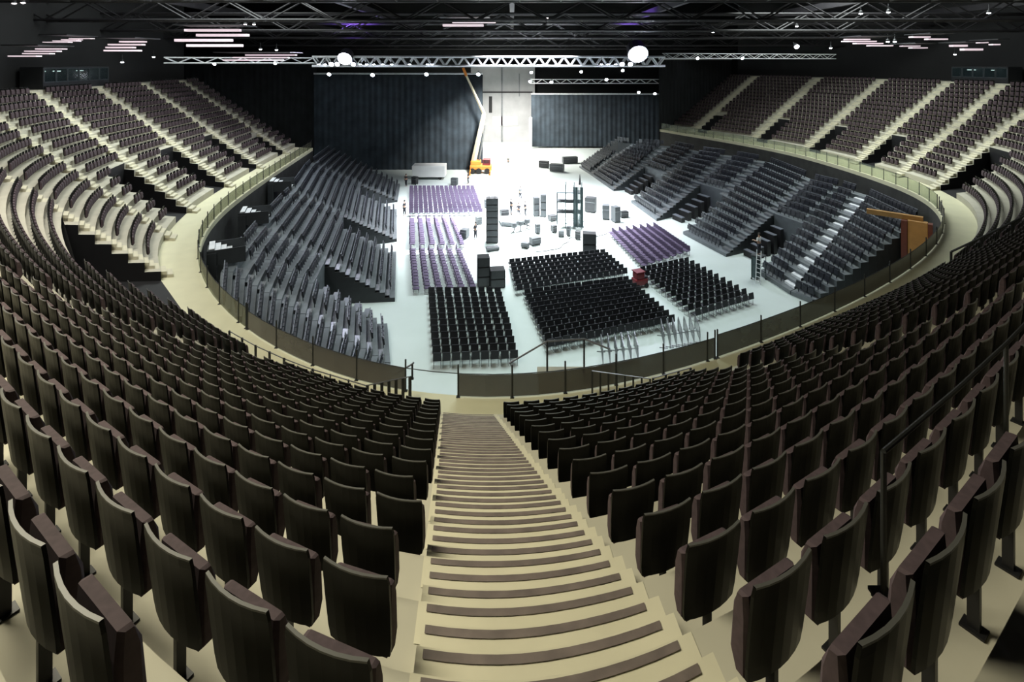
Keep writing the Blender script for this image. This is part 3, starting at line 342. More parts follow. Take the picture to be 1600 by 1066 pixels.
# wall from walkway down to the arena floor
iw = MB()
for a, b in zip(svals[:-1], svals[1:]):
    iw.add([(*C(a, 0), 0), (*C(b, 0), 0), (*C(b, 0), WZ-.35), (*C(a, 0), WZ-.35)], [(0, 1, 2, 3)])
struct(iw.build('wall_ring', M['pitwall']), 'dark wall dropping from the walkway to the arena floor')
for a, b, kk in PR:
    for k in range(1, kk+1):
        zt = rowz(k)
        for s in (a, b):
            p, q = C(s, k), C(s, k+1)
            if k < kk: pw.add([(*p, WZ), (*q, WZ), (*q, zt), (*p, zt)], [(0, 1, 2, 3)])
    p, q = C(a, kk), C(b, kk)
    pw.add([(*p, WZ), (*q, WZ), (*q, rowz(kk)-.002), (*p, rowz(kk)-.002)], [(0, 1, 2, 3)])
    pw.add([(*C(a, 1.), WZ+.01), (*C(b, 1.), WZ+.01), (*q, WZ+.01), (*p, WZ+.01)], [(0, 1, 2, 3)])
struct(pw.build('wall_exit_pits', M['dark']), 'exit pits cut into the terraces, their unlit darkness coloured black')  # darkness of the unlit exits is put into the wall and floor colour
bk = MB(); bk.box((0, -4.6, rowz(19)-.1), (60, 8, .2)); struct(bk.build('floor_rear_landing', M['concrete']))

# ------------------------------------------------------------------ stairs
def stairs(mb, k, s0, s1, n=5, third=.267/.8, dz=.004):
    """two intermediate steps in front of row edge k, plus the landing skin"""
    ss = [s0+(s1-s0)*i/n for i in range(n+1)]
    kw = third if k > 1 else third*.45
    for j, zz in ((2, RISE/3), (1, 2*RISE/3)):
        ka = k-kw*j; z = rowz(k-1)+zz; zb = rowz(k-1)
        for a, b in zip(ss[:-1], ss[1:]):
            p, q, r_, t_ = C(a, ka), C(b, ka), C(b, k), C(a, k)
            mb.add([(*p, z), (*q, z), (*r_, z), (*t_, z), (*p, zb), (*q, zb)], [(0, 1, 2, 3), (4, 5, 1, 0)])
        for a in (ss[0], ss[-1]):
            p, t_ = C(a, ka), C(a, k); mb.add([(*p, zb), (*t_, zb), (*t_, z), (*p, z)], [(0, 1, 2, 3)])
    z = rowz(k)+dz
    for a, b in zip(ss[:-1], ss[1:]):
        p, q, r_, t_ = C(a, k), C(b, k), C(b, k+1-2*third), C(a, k+1-2*third)
        mb.add([(*p, z), (*q, z), (*r_, z), (*t_, z), (*p, z-RISE/3), (*q, z-RISE/3)], [(0, 1, 2, 3), (4, 5, 1, 0)])
    return ss
main = empty('aisle_stairs', (-1.3, 14.6, WZ), 0, 'wide cream concrete stairs with dark nosing strips running straight down to the walkway', 'stairs')
mb = MB(); strips = []
for k in range(1, 19):
    s0, s1 = s_at(k, -.80), s_at(k, .80)
    stairs(mb, k, s0, s1, 8)
    third = .267/.8 if k > 1 else .15
    for ka, z in ((k-2*third, rowz(k-1)+RISE/3), (k-third, rowz(k-1)+2*RISE/3), (k, rowz(k)+.004)):
        st = MB(); n = 10
        sa, sb = s_at(ka, -.74), s_at(ka, .70)
        w = .05/.8 if ka > 1 else .03
        ss = [sa+(sb-sa)*i/n for i in range(n+1)]
        top = [C(s, ka+.02) for s in ss]; bot = [C(s, ka+.02+w) for s in ss]
        vs = [(*p, z+.006) for p in top]+[(*p, z+.006) for p in bot]+[(*p, z-.01) for p in top]
        fs = [(i, i+1, n+2+i, n+1+i) for i in range(n)]+[(2*n+2+i, 2*n+3+i, i+1, i) for i in range(n)]
        st.add(vs, fs); strips.append(st)
def shift(mb, o):
    mb.v = [(x-o[0], y-o[1], z-o[2]) for x, y, z in mb.v]; return mb
shift(mb, main.location).build('steps', M['step'], main)
for st in strips: shift(st, main.location).build('nosing_strip', M['nosing'], main)
NAMES = {'Le': 'at the far end of the left upper tier', 'Ld': 'second from the far end of the left upper tier', 'Lc': 'third from the far end of the left upper tier',
 'Lb': 'fourth from the far end of the left upper tier', 'La': 'fifth from the far end of the left upper tier', 'Lz': 'above the largest exit pit at the left corner',
 'L7': 'between left corner and central stairs', 'R7': 'right of the central stairs, mostly behind seats', 'R6': 'with the dark handrail at the right corner',
 'R5': 'at the right corner beside the big dark exit pit', 'R4': 'fifth from the far end of the right upper tier', 'R3': 'fourth from the far end of the right upper tier',
 'R2': 'third from the far end of the right upper tier', 'R1': 'second from the far end of the right upper tier', 'R0': 'at the far end of the right upper tier'}
for n, s in AISLES.items():
    mb = MB(); sgp = PITS.get(n)
    for k in range(1, 19):
        sp = .5*.9/float(np.hypot(*(C(s+.5, k)-C(s-.5, k))))
        stairs(mb, k, s-sp, s+sp, 3)
    o = tag(mb.build('aisle_stairs', M['step']), 'pale concrete aisle stairs '+NAMES[n], 'stairs', 'aisle stairs of the upper tier')

# ------------------------------------------------------------------ seats of the bowl
def seat_shell():
    mb = MB(); n = 6; rows = [(.30, .200), (.38, .212), (.60, .220), (.80, .222), (.845, .212)]
    def pt(u, z, w, off):    # u -1..1, bowed backrest, leaning back a little
        return (u*w, -.10*(z-.34)+.03*u*u+off, z)
    vs = []; 
    for off in (0, .016):
        for z, w in rows:
            for i in range(n+1): vs.append(pt(-1+2*i/n, z, w, off))
    L = len(rows)*(n+1)
    for j in range(len(rows)-1):
        for i in range(n):
            a = j*(n+1)+i
            mb.add([vs[a], vs[a+1], vs[a+n+2], vs[a+n+1]], [(0, 1, 2, 3)])
            mb.add([vs[L+a], vs[L+a+1], vs[L+a+n+2], vs[L+a+n+1]], [(3, 2, 1, 0)])
    for j in range(len(rows)-1):
        for i in (0, n):
            a = j*(n+1)+i; mb.add([vs[a], vs[a+n+1], vs[L+a+n+1], vs[L+a]], [(0, 1, 2, 3)])
    a = 0
    for i in range(n): mb.add([vs[i], vs[i+1], vs[L+i+1], vs[L+i]], [(0, 1, 2, 3)])
    rim = MB(); j = len(rows)-1
    for i in range(n):
        a = j*(n+1)+i
        q = [Vector(vs[a]), Vector(vs[a+1]), Vector(vs[L+a+1]), Vector(vs[L+a])]
        lo = [p-Vector((0, 0, .004)) for p in q]; hi = [p+Vector((0, 0, .006)) for t, p in enumerate(q)]
        rim.add(lo+hi, [(0, 1, 5, 4), (4, 5, 6, 7), (3, 2, 6, 7)])
    return mb, rim
def seat_pad():
    mb = MB(); pts = [(.045, .27), (.11, .27), (.155, .36), (.135, .62), (.10, .715), (.05, .72), (.04, .6)]
    vs = []; n = len(pts); xs = (-.195, -.175, .175, .195)
    for xi, x in enumerate(xs):
        for y, z in pts:
            if xi in (0, 3): y = .10+(y-.10)*.6; z = .57+(z-.57)*.93
            vs.append((x, y, z))
    fs = [(a*n+i, a*n+(i+1) % n, (a+1)*n+(i+1) % n, (a+1)*n+i) for a in range(3) for i in range(n)]
    fs += [tuple(range(n))[::-1], tuple(3*n+i for i in range(n))]
    return mb.add(vs, fs)
def seat_bracket():
    return MB().box((0, .05, .16), (.03, .05, .32)).box((0, .05, .006), (.08, .10, .012)).box((0, .06, .31), (.30, .06, .03))
sh, rm = seat_shell(); pd = seat_pad(); br = seat_bracket()
for m_ in (sh, rm, pd): m_.v = [(x, y, z*.94) for x, y, z in m_.v]
def seat_parts(root):
    o = sh.build('backrest', M['shell'], root); smooth(o)
    rm.build('backrest_rim', M['rim'], o)
    o = pd.build('seat_cushion', M['pad'], root)
    br.build('bracket', M['bracket'], root)
def row_places(k):
    """seat places of row k: (x, y, angle, side, number from the central stairs, s)"""
    ss = DSV[(DSV >= 0)]
    pts = np.array([C(s, k+1) for s in ss]); d = np.r_[0, np.cumsum(np.hypot(*np.diff(pts, axis=0).T))]
    cuts = []
    for n, s in AISLES.items():
        u = np.interp(s, ss, d); cuts.append((u-HALF, u+HALF))
    for a, b, kk in PR:
        if k < kk: cuts.append((np.interp(a, ss, d)-.1, np.interp(b, ss, d)+.35))
    cuts.append((np.interp(s_at(k+1, -.80), ss, d), np.interp(s_at(k+1, .84), ss, d)))
    cm = sum(cuts[-1])/2
    cuts.sort(); segs = []; x = .1
    for a, b in cuts:
        if a-x > .6: segs.append((x, a))
        x = max(x, b)
    if d[-1]-x > .6: segs.append((x, d[-1]-.1))
    out = []
    for a, b in segs:
        n = int((b-a)/.565); off = (b-a-n*.565)/2
        if k and b < cm and a > cm-12: off = b-a-n*.565
        if a > cm and b < cm+12: off = 0
        for i in range(n):
            u = a+off+.28+.565*i
            x_, y_ = np.interp(u, d, pts[:, 0]), np.interp(u, d, pts[:, 1])
            tx = np.interp(u+.25, d, pts[:, 0])-np.interp(u-.25, d, pts[:, 0]); ty = np.interp(u+.25, d, pts[:, 1])-np.interp(u-.25, d, pts[:, 1])
            L = math.hypot(tx, ty); tx, ty = tx/L, ty/L
            nx, ny = -ty, tx                                   # towards the arena
            out.append((x_+nx*.16, y_+ny*.16, math.atan2(ty, tx), u-cm, np.interp(u, d, ss)))
    out.sort(key=lambda q: q[3])
    L_ = [q for q in out if q[3] < 0][::-1]; R_ = [q for q in out if q[3] >= 0]
    return [(q, 'left', i+1) for i, q in enumerate(L_)]+[(q, 'right', i+1) for i, q in enumerate(R_)]
places = []
for k in range(1, 18):
    for q, side, num in row_places(k):
        x, y, a, _, s = q; z = rowz(k)
        if y < .3 or abs(x) > 1.25*y+1: continue
        px = x/y*800; py = 97+800*(CAM_Z-z-.6)/y
        r = math.hypot(x, y)
        seen = abs(px) < 830 and py < 1100
        places.append((r if seen else r+500, x, y, z, a, side, num, k))
places.sort(key=lambda t: t[0])
proto = None; rest = MB()
for idx, (r, x, y, z, a, side, num, k) in enumerate(places):
    if idx < 300:
        lab = f'black folding seat, {od(num)} {side} of the central stairs, {od(k)} row above the walkway'
        if proto is None:
            root = proto = empty('stadium_seat', (x, y, z), a, lab, 'seat', 'tip-up seats of the near upper tier'); seat_parts(root)
        else:
            root = copy_tree(proto); root.location = (x, y, z); root.rotation_euler = (0, 0, a); root['label'] = lab
    else:
        if r > 500 and k > 13 and y < 12: continue
        ca, sa = math.cos(a), math.sin(a); b = len(rest.v)
        for src, mi in ((sh, 0), (rm, 1), (pd, 2), (br, 3)):
            if r > 30 and r < 500 and mi == 3: continue
            b = len(rest.v)
            rest.v += [(x+ca*p[0]-sa*p[1], y+sa*p[0]+ca*p[1], z+p[2]) for p in src.v]
            rest.f += [tuple(b+i for i in f) for f in src.f]; rest.mi += [mi]*len(src.f)
tag(rest.build('stadium_seats', [M['shell'], M['rim'], M['pad'], M['bracket']]), 'thousands of dark tip-up seats filling the rest of the upper tier', 'seats', kind='stuff')

# ------------------------------------------------------------------ balustrade along the inner walkway edge
def balustrade(s0, s1, step, label, gate=None, glass='glass', hp=.80, hpost=1.02):
    ss = []; s = s0
    while s < s1: ss.append(s); s += step
    ss.append(s1)
    c0 = C((s0+s1)/2, .08); root = empty('balustrade', (*c0, WZ), 0, label, 'balustrade', 'balustrades of the ring walkway')
    pm = MB().tube((0, 0, 0), (0, 0, hpost), .028, 8).box((0, 0, .01), (.12, .12, .02)).mesh('post', M['post'])
    for s in ss:
        p = C(s, .05); o = bpy.data.objects.new('post', pm); col.objects.link(o); o.parent = root
        o.location = (p[0]-c0[0], p[1]-c0[1], 0)
    for a, b in zip(ss[:-1], ss[1:]):
        if gate and gate[0] < (a+b)/2 < gate[1]: continue
        mb = MB(); n = max(1, int((b-a)/.6)); e = .025
        for i in range(n):
            u0 = a+e+(b-a-2*e)*i/n; u1 = a+e+(b-a-2*e)*(i+1)/n
            p, q, p2, q2 = C(u0, .045), C(u1, .045), C(u0, .052), C(u1, .052)
            v = [(*p, .04), (*q, .04), (*q, hp), (*p, hp), (*p2, .04), (*q2, .04), (*q2, hp), (*p2, hp)]
            v = [(x-c0[0], y-c0[1], z) for x, y, z in v]
            mb.add(v, [(0, 1, 2, 3), (7, 6, 5, 4), (3, 2, 6, 7), (0, 4, 5, 1)]+([(0, 3, 7, 4)] if i == 0 else [])+([(1, 5, 6, 2)] if i == n-1 else []))
        mb.build('smoked_panel', M[glass], root)
    mb = MB(); n = int((s1-s0)/1)+1
    pts = [C(s0+(s1-s0)*i/n, .05) for i in range(n+1)]
    pts = [(p[0]-c0[0], p[1]-c0[1], hp+.02) for p in pts]
    mb.poly(pts, .014, 5).build('top_rail', M['post'], root)
balustrade(.3, 44.6, 1.75, 'left balustrade of smoked panels between slim black posts on the curved walkway')
balustrade(44.6+.1, 62, 1.7, 'near balustrade of dark smoked panels with an open gate below the central stairs', gate=(52.2, 52.6), glass='glassdark', hp=.72)
balustrade(62.1, 84, 1.9, 'right corner balustrade of dark smoked panels with posts', glass='glassdark')
balustrade(84.6, SMAX-.3, 2.0, 'far right balustrade of pale glass and slim posts below the right upper tier', glass='glasspale', hp=.95)

# fences on the near side of the walkway
def fence(pts, name, label, hgt=.82, bars=.22, rails=(.82,), br_=.02, panel=None):
    c0 = pts[0]; root = empty(name, (c0[0], c0[1], WZ), 0, label, 'fence')
    for (x0, y0), (x1, y1) in zip(pts[:-1], pts[1:]):
        L = math.hypot(x1-x0, y1-y0); n = max(1, int(L/bars))
        for i in range(n+1):
            t = i/n; x, y = x0+(x1-x0)*t-c0[0], y0+(y1-y0)*t-c0[1]
            MB().box((x, y, hgt/2), (br_*2, br_*1.4, hgt), math.atan2(y1-y0, x1-x0)).build('bar', M['post'], root)
        for h in rails:
            MB().tube((x0-c0[0], y0-c0[1], h), (x1-c0[0], y1-c0[1], h), .016, 6).build('rail', M['rail' if h == max(rails) else 'post'], root)
FP = lambda s, k: tuple(float(t) for t in C(s, k))
F1a, F1b, F1c = FP(48.9, .93), FP(50.65, .93), FP(51.75, .4)  # fence ends set from pixel columns of the image
fence([F1a, F1b], 'walkway_fence', 'low open fence of thin rails left of the central stairs', bars=.62, rails=(.25, .42, .60, .8))
fence([F1b, F1c], 'walkway_fence', 'barred black fence panel just left of the central stairs', bars=.19, rails=(.82,), br_=.045)
fence([FP(45.6, .93), FP(46.8, .93), FP(47.9, .93), F1a], 'walkway_fence', 'dark posted fence curving along the walkway, left of the thin rails', bars=.75, rails=(.4, .8,), br_=.035)
fence([FP(57.4, .3), FP(59, .93)], 'walkway_fence', 'barred black fence right of the central stairs', bars=.24, rails=(.82,), br_=.028)
fence([FP(59.1, .93), FP(60.4, .93)], 'walkway_fence', 'second barred black fence right of the central stairs, further right', bars=.42, rails=(.82,), br_=.03)
# long handrails
def handrail(pts, label, r=.022, posts=(), ph=.8, m='rail', lift=0):
    c0 = pts[0]; root = empty('handrail', tuple(c0), 0, label, 'handrail')
    q = [tuple(np.array(p)-np.array(c0)) for p in pts]
    MB().poly(q, r, 8).build('rail', M[m], root)
    for i in posts:
        x, y, z = q[i]; MB().tube((x, y, z-ph), (x, y, z), r*1.1, 8).box((x, y, z-ph+.01), (.1, .1, .02)).build('post', M['post'], root)
s17 = [57.2+.9*i for i in range(7)]
handrail([(*C(s, 17), rowz(17)+.78) for s in (55.6, 56.2, 56.8, 57.4, 58, 58.6)], 'slim steel handrail crossing in front of a row in the lower right corner', .013, (0, 2, 4), .78, 'post')
handrail([(*C(s, 1.02), rowz(1)+.34) for s in np.arange(62.5, 72, 1)], 'thin bright rail along the first row at the right', .02, (0, 4, 8), .34)
handrail([(*C(73.9, k), rowz(k)+.62) for k in (1, 3, 5, 7, 9, 11)], 'dark sloping handrail beside the right corner stairs', .05, (0, 1, 2, 3, 4, 5), .62, 'post')
handrail([(*C(s, 18), rowz(17)+.5) for s in (46.5, 47.8, 49, 50)], 'dark handrail in the lower left corner', .02, (0, 2), .5, 'post')

# landing and stair rails just beyond the near balustrade
ld = MB(); ld.box((2.2, 17.7, WZ-.5), (2.6, 1.4, .3)); struct(ld.build('floor_landing', M['concrete']), 'small landing beyond the near balustrade')
handrail([(-.1, 17.75, WZ+.15), (1.22, 17.75, WZ+.92), (2.5, 17.75, WZ+1.0), (3.3, 17.4, WZ+.85)], 'grey handrail rising to a landing beyond the near balustrade', .03, (1, 2), 1.25, 'rail')
handrail([(-4.3, 17.2, WZ-.1), (-3.35, 17.2, WZ+.45), (-3.3, 17.2, WZ+.5)], 'short pale stair handrail beyond the balustrade, left of the gate', .03, (1,), .5, 'rail')

# ------------------------------------------------------------------ arena floor and lower stands
struct(MB().box((-2, 58, -.1), (150, 130, .2)).build('floor', M['floor']), 'pale grey-green arena floor, glaring white around the stage area')
NR = 14
def quadpt(S, i, t, f):
    """stand outline traced from image pixels: pairs S = [(front, back)], between i and i+1, t along, f depth 0..1"""
    a0, b0 = np.array(S[i][0]), np.array(S[i][1]); a1, b1 = np.array(S[i+1][0]), np.array(S[i+1][1])
    return (a0*(1-f)+b0*f)*(1-t)+(a1*(1-f)+b1*f)*t
LS = list(zip([(-6.78, 25.88), (-6.96, 29.29), (-8.22, 33.73), (-8.54, 37.33), (-10.52, 46.51), (-11.21, 49.82), (-13.52, 60.09), (-14.3, 63.93), (-15.87, 72.54)],  # stand corners taken from image pixels, near ends bent about the camera
              [(-15.61, 23.66), (-16.65, 29.27), (-17.65, 32.99), (-18.48, 36.5), (-20.04, 44.04), (-20.37, 46.15), (-23.02, 56.14), (-23.56, 58.9), (-25.47, 69.06)]))
RS = list(zip([(21.73, 37.0), (20.92, 38.45), (20.35, 42.3), (19.22, 45.9), (17.37, 52.04), (15.88, 56.22), (14.8, 63.64), (13.77, 69.31), (12.29, 78.65), (11.14, 84.85)],
              [(31.34, 38.55), (32.06, 45.77), (31.6, 48.9), (30.65, 51.61), (30.9, 61.0), (28.62, 64.86), (25.53, 68.09), (23.18, 72.73), (18.6, 74.42), (15.84, 76.8)]))
_ring = DENSE[:, 0]
def inside(pt, gap=.45):
    p = np.array(pt); i = int(np.argmin(np.hypot(*(_ring-p).T))); i = min(max(i, 1), NS-2)
    t = _ring[i+1]-_ring[i-1]; t = t/np.hypot(*t); n = np.array((-t[1], t[0])); d = (p-_ring[i])@n
    return tuple(p+n*max(0, gap-d))
LS = [(f, inside(b)) for f, b in LS]; RS = [(inside(f), inside(b)) for f, b in RS]
print('stand backs', [tuple(round(float(x), 1) for x in b) for _, b in LS+RS])
LG = {2: 7, 4: 7, 6: 6}           # span index -> rows left open (exit)
RG = {2: 7, 4: 7, 6: 7}
LA, RA = [1, 3, 5, 7], [1, 3, 4, 5, 6, 7, 8]     # aisles at these pairs
def gz(j): return .30+.40*j
def gseat_mesh():
    return MB().box((0, .06, .46), (.43, .10, .36), rx=R(6)).box((0, -.01, .58), (.45, .04, .42), rx=R(8)).box((0, -.04, .795), (.45, .05, .03), mi=1).box((0, .04, .15), (.05, .05, .28))
ACC = [(-17.75, 30.3, .5), (-19.75, 37.7, .35), (-22.1, 47.3, .25)]
gm = gseat_mesh(); gmesh = gm.mesh('grandstand_seat', [M['gseat'], M['gtop']])
gplaces = []
WORD = {('L', 0): 'at its near end', ('R', 0): 'at its near end'}
for side, S, G, A, face in (('left', LS, LG, LA, 1), ('right', RS, RG, RA, -1)):
    nspan = len(S)-1
    for i in range(nspan):
        root = empty('retractable_stand', (*quadpt(S, i, .5, .5), 0), 0, f'dark stepped stand section on the {side} of the floor, {od(i+1)} from the near end', 'grandstand', f'stepped stand sections on the {side}')
        c0 = root.location; mb = MB(); sd = MB(); j0 = G.get(i, 0)
        for j in range(NR):
            f0, f1 = j/NR, (j+1)/NR; z = gz(j); zb = gz(j-1) if j > j0 else 0
            if j < j0: 
                continue
            e_ = .03/np.hypot(*(quadpt(S, i, 1, f0)-quadpt(S, i, 0, f0))); a, b, c, d = quadpt(S, i, e_, f0), quadpt(S, i, 1-e_, f0), quadpt(S, i, 1-e_, f1), quadpt(S, i, e_, f1)
            mb.add([(*a, z), (*b, z), (*c, z), (*d, z)], [(0, 1, 2, 3)])
            mb.add([(*a, zb), (*b, zb), (*b, z), (*a, z)], [(0, 1, 2, 3)])
            for p, q in ((a, d), (b, c)): sd.add([(*p, 0), (*q, 0), (*q, z-.005), (*p, z-.005)], [(0, 1, 2, 3)])
            if j == NR-1: sd.add([(*d, 0), (*c, 0), (*c, z), (*d, z)], [(0, 1, 2, 3)])
        shift(mb, c0).build('stepped_deck', M['stand'], root); shift(sd, c0).build('side_panel', M['sside'], root)
        if j0:                                         # steps of the open exit
            es = MB()
            for j in range(1, j0-1):
                f0 = (j+1)/NR; z = gz(j)-.15
                a, b = quadpt(S, i, .12 if face > 0 else .55, f0), quadpt(S, i, .45 if face > 0 else .9, f0); c = quadpt(S, i, .45 if face > 0 else .9, f0+.5/NR); d = quadpt(S, i, .12 if face > 0 else .55, f0+.5/NR)
                es.add([(*a, z), (*b, z), (*c, z), (*d, z), (*a, z-.05), (*b, z-.05), (*c, z-.05), (*d, z-.05)], [(0, 1, 2, 3), (4, 5, 1, 0), (6, 7, 3, 2), (7, 4, 0, 3), (5, 6, 2, 1)])
                es.add([(*p_, zz_) for zz_ in (.0, z-.05) for p_ in (a, b, c, d)], [(0, 1, 5, 4), (1, 2, 6, 5), (2, 3, 7, 6), (3, 0, 4, 7)], 1)
            shift(es, c0).build('exit_step', [M['gtop'], M['dark']], root)
        if i in A:                                     # aisle steps at the start of this span
            es = MB()
            for j in range(j0 and 6 or 0, NR-1):
                z = gz(j)+.2; u = .55/np.hypot(*(quadpt(S, i, 1, j/NR)-quadpt(S, i, 0, j/NR)))
                a, b, c, d = (quadpt(S, i, t, (j+ff)/NR) for t, ff in ((0, .55), (2*u, .55), (2*u, 1), (0, 1)))
                es.add([(*a, z), (*b, z), (*c, z), (*d, z), (*a, z-.2), (*b, z-.2)], [(0, 1, 2, 3), (4, 5, 1, 0)])
            shift(es, c0).build('aisle_step', M['truss'] if (side == 'right' and i == 1) else M['leg'], root)
        for j in range(j0, NR):
            a, b = quadpt(S, i, 0, (j+.42)/NR), quadpt(S, i, 1, (j+.42)/NR); L = np.hypot(*(b-a))
            u0 = 1.2 if i in A else .15; u1 = L-.12; n = int((u1-u0)/.5)
            for q in range(n):
                t = (u0+.25+q*.5+(u1-u0-n*.5)/2)/L; p = a*(1-t)+b*t
                g = quadpt(S, i, t, j/NR)-quadpt(S, i, t, (j+1)/NR)
                tn = (b-a)/L; nn = np.array((-tn[1], tn[0])); nn = nn if nn@g > 0 else -nn; g = nn
                ang = math.atan2(g[1], g[0])-math.pi/2
                back = -g/np.hypot(*g)*.1
                if any(math.hypot(p[0]-ax-.6, p[1]-ay) < 1.7 for ax, ay, _ in ACC): continue
                gplaces.append((math.hypot(*p), p[0]+back[0], p[1]+back[1], gz(j), ang, side, i, j, q+1))
gplaces.sort(); rest = MB(); first = None
for idx, (r, x, y, z, a, side, i, j, q) in enumerate(gplaces):
    if idx < 300:
        o = bpy.data.objects.new('grandstand_seat', gmesh); col.objects.link(o)
        o.location = (x, y, z); o.rotation_euler = (0, 0, a)
        tag(o, f'dark seat, {side} stand section {i+1}, {od(j+1)} row up, {od(q)} from the near side', 'seat', 'nearest seats of the lower stands')
    else:
        ca, sa = math.cos(a), math.sin(a); b = len(rest.v)
        rest.v += [(x+ca*p[0]-sa*p[1], y+sa*p[0]+ca*p[1], z+p[2]) for p in gm.v]
        rest.f += [tuple(b+i_ for i_ in f) for f in gm.f]; rest.mi += gm.mi
tag(rest.build('grandstand_seats', [M['gseat'], M['gtop']]), 'rows of dark grey seats filling the lower stands', 'seats', kind='stuff')
# short stairs from the walkway down to the top of the left stand
for n, (x, y, rz) in enumerate([(-17.75, 30.3, .5), (-19.75, 37.7, .35), (-22.1, 47.3, .25)]):
    mb = MB()
    for q in range(6): mb.box((0, 0, .9-.15*q-.0), (1.5, .3, .05), mi=0); mb.v[-8:] = [(a, b-.0+.30*q, c) for a, b, c in mb.v[-8:]]
    mb.box((0, .0, -.3), (1.9, .5, 2.0), mi=1)
    mb.box((.86, .75, .4), (.05, 2., .9), mi=1).box((-.86, .75, .4), (.05, 2., .9), mi=1)
    o = mb.build('access_stairs', [M['truss'], M['sside']]); o.location = (x, y, 5.75); o.rotation_euler = (0, 0, -math.pi/2+rz)
    tag(o, ['dark stairs with pale treads from the walkway to the left stand, nearest of three', 'dark stairs from the walkway to the left stand, middle of three', 'dark stairs from the walkway to the left stand, farthest of three'][n], 'stairs', 'access stairs of the left stand')

# ------------------------------------------------------------------ chairs on the floor
def chair_mesh(fm, back=.45):
    m = MB().box((0, .02, .45), (.46, .44, .06)).box((0, -.22, .68), (.45, .05, .44), rx=R(-8), mi=0)
    for sx in (-.2, .2):
        m.tube((sx, -.2, 0), (sx, -.19, .5), .014, 5, mi=1).tube((sx, .2, 0), (sx, .18, .43), .014, 5, mi=1).tube((sx, -.2, .02), (sx, .2, .02), .012, 5, mi=1)
    return m
def block(corners, nc, nr, ang, name, fabric, blk, lab, store):
    TL, TR, BR, BL = [np.array(p) for p in corners]
    for r_ in range(nr):
        for c_ in range(nc):
            u = c_/(nc-1); v = r_/(nr-1)
            p = (TL*(1-u)+TR*u)*(1-v)+(BL*(1-u)+BR*u)*v
            e = (TR-TL)*(1-v)+(BR-BL)*v
            a = math.atan2(e[1], e[0])+ang
            store.append((math.hypot(*p), p[0]+rnd.uniform(-.02, .02), p[1]+rnd.uniform(-.02, .02), a+rnd.uniform(-.04, .04), blk, r_+1, c_+1, lab))
bl, pu = [], []  # chair block corners below come from image pixels cast onto the floor
block([(-5.93, 37.95), (-1.04, 37.95), (0.11, 29.73), (-4.3, 29.4)], 9, 12, 0, '', 0, 'front left block', 'black', bl)
block([(1.08, 37.63), (8.77, 39.88), (10.4, 33.81), (2.24, 30.9)], 17, 11, 0, '', 0, 'front centre block', 'black', bl)
block([(-0.05, 43.39), (7.98, 45.62), (9.03, 41.5), (0.48, 38.5)], 17, 7, 0, '', 0, 'second centre block', 'black', bl)
block([(10.54, 41.76), (14.74, 43.67), (17.11, 37.0), (12.4, 34.69)], 9, 11, 0, '', 0, 'right block', 'black', bl)
block([(9.93, 51.23), (14.54, 52.86), (15.75, 46.3), (11.1, 43.1)], 7, 15, R(90), '', 0, 'right rear block', 'mauve', pu)
block([(-13.54, 69.02), (-5.35, 69.02), (-3.58, 58.42), (-11.42, 58.17)], 15, 12, 0, '', 0, 'farthest left block', 'mauve', pu)
block([(-10.87, 55.73), (-6.55, 55.73), (-4.7, 48.1), (-9.35, 48.1)], 6, 15, R(-90), '', 0, 'middle left block', 'mauve', pu)
block([(-9.02, 46.57), (-4.89, 46.57), (-3.03, 39.06), (-7.24, 38.61)], 6, 14, R(-90), '', 0, 'nearer left block', 'mauve', pu)
for name, store, fab in (('floor_chair', bl, 'chair'), ('mauve_chair', pu, 'mauve')):
    src = chair_mesh(fab); me = src.mesh(name, [M[fab], M['leg']]); store.sort(); rest = MB()
    for idx, (r, x, y, a, blk, rr, cc, lb) in enumerate(store):
        if idx < 300:
            o = bpy.data.objects.new(name, me); col.objects.link(o); o.location = (x, y, 0); o.rotation_euler = (0, 0, a)
            tag(o, f'{lb} chair of the {blk}, {od(rr)} row from afar, {od(cc)} from left', 'chair', f'{lb} chairs set out on the arena floor')
        else:
            ca, sa = math.cos(a), math.sin(a); b = len(rest.v)
            rest.v += [(x+ca*p[0]-sa*p[1], y+sa*p[0]+ca*p[1], p[2]) for p in src.v]
            rest.f += [tuple(b+i_ for i_ in f) for f in src.f]; rest.mi += src.mi
    tag(rest.build(name+'s', [M[fab], M['leg']]), 'the remaining '+('black' if fab == 'chair' else 'mauve')+' chairs of the far floor blocks', 'chairs', kind='stuff')

# ------------------------------------------------------------------ stage area gear
def cabinet(loc, w, d, h, n, rz, label, group=None, cat='loudspeaker'):
    """stack of n loudspeaker cabinets with grille, handles and feet"""
    root = empty('loudspeaker_stack', (*loc, 0), rz, label, cat, group); ch = h/n
    for i in range(n):
        o = MB().box((0, 0, ch*(i+.5)+.04), (w, d, ch*.96)).build('cabinet', M['black'], root); bevel(o, .02)
        MB().box((0, -d/2-.012, ch*(i+.5)+.04), (w*.88, .02, ch*.82)).build('grille', M['grey'], o)
    fb = MB()
    for sx in (-.4, .4):
        for sy in (-.4, .4): fb.box((w*sx, d*sy, .03), (.08, .08, .06))
    fb.build('caster_board', M['tyre'], root)
    return root
t = cabinet((-1.93, 49.8), 1.15, .9, 4.3, 7, R(4), 'tall black loudspeaker tower standing on the glaring floor, left of the stage clutter')
fk = MB().tube((-.3, 0, 4.33), (-.3, 0, 5.2), .03).tube((.3, 0, 4.33), (.3, 0, 5.2), .03).tube((-.3, 0, 5.2), (.3, 0, 5.2), .03); fk.build('rigging_frame', M['rail'], t)
cabinet((-2.25, 40.2), .95, .9, 2.25, 3, R(8), 'taller black speaker stack beside the front left chair block')
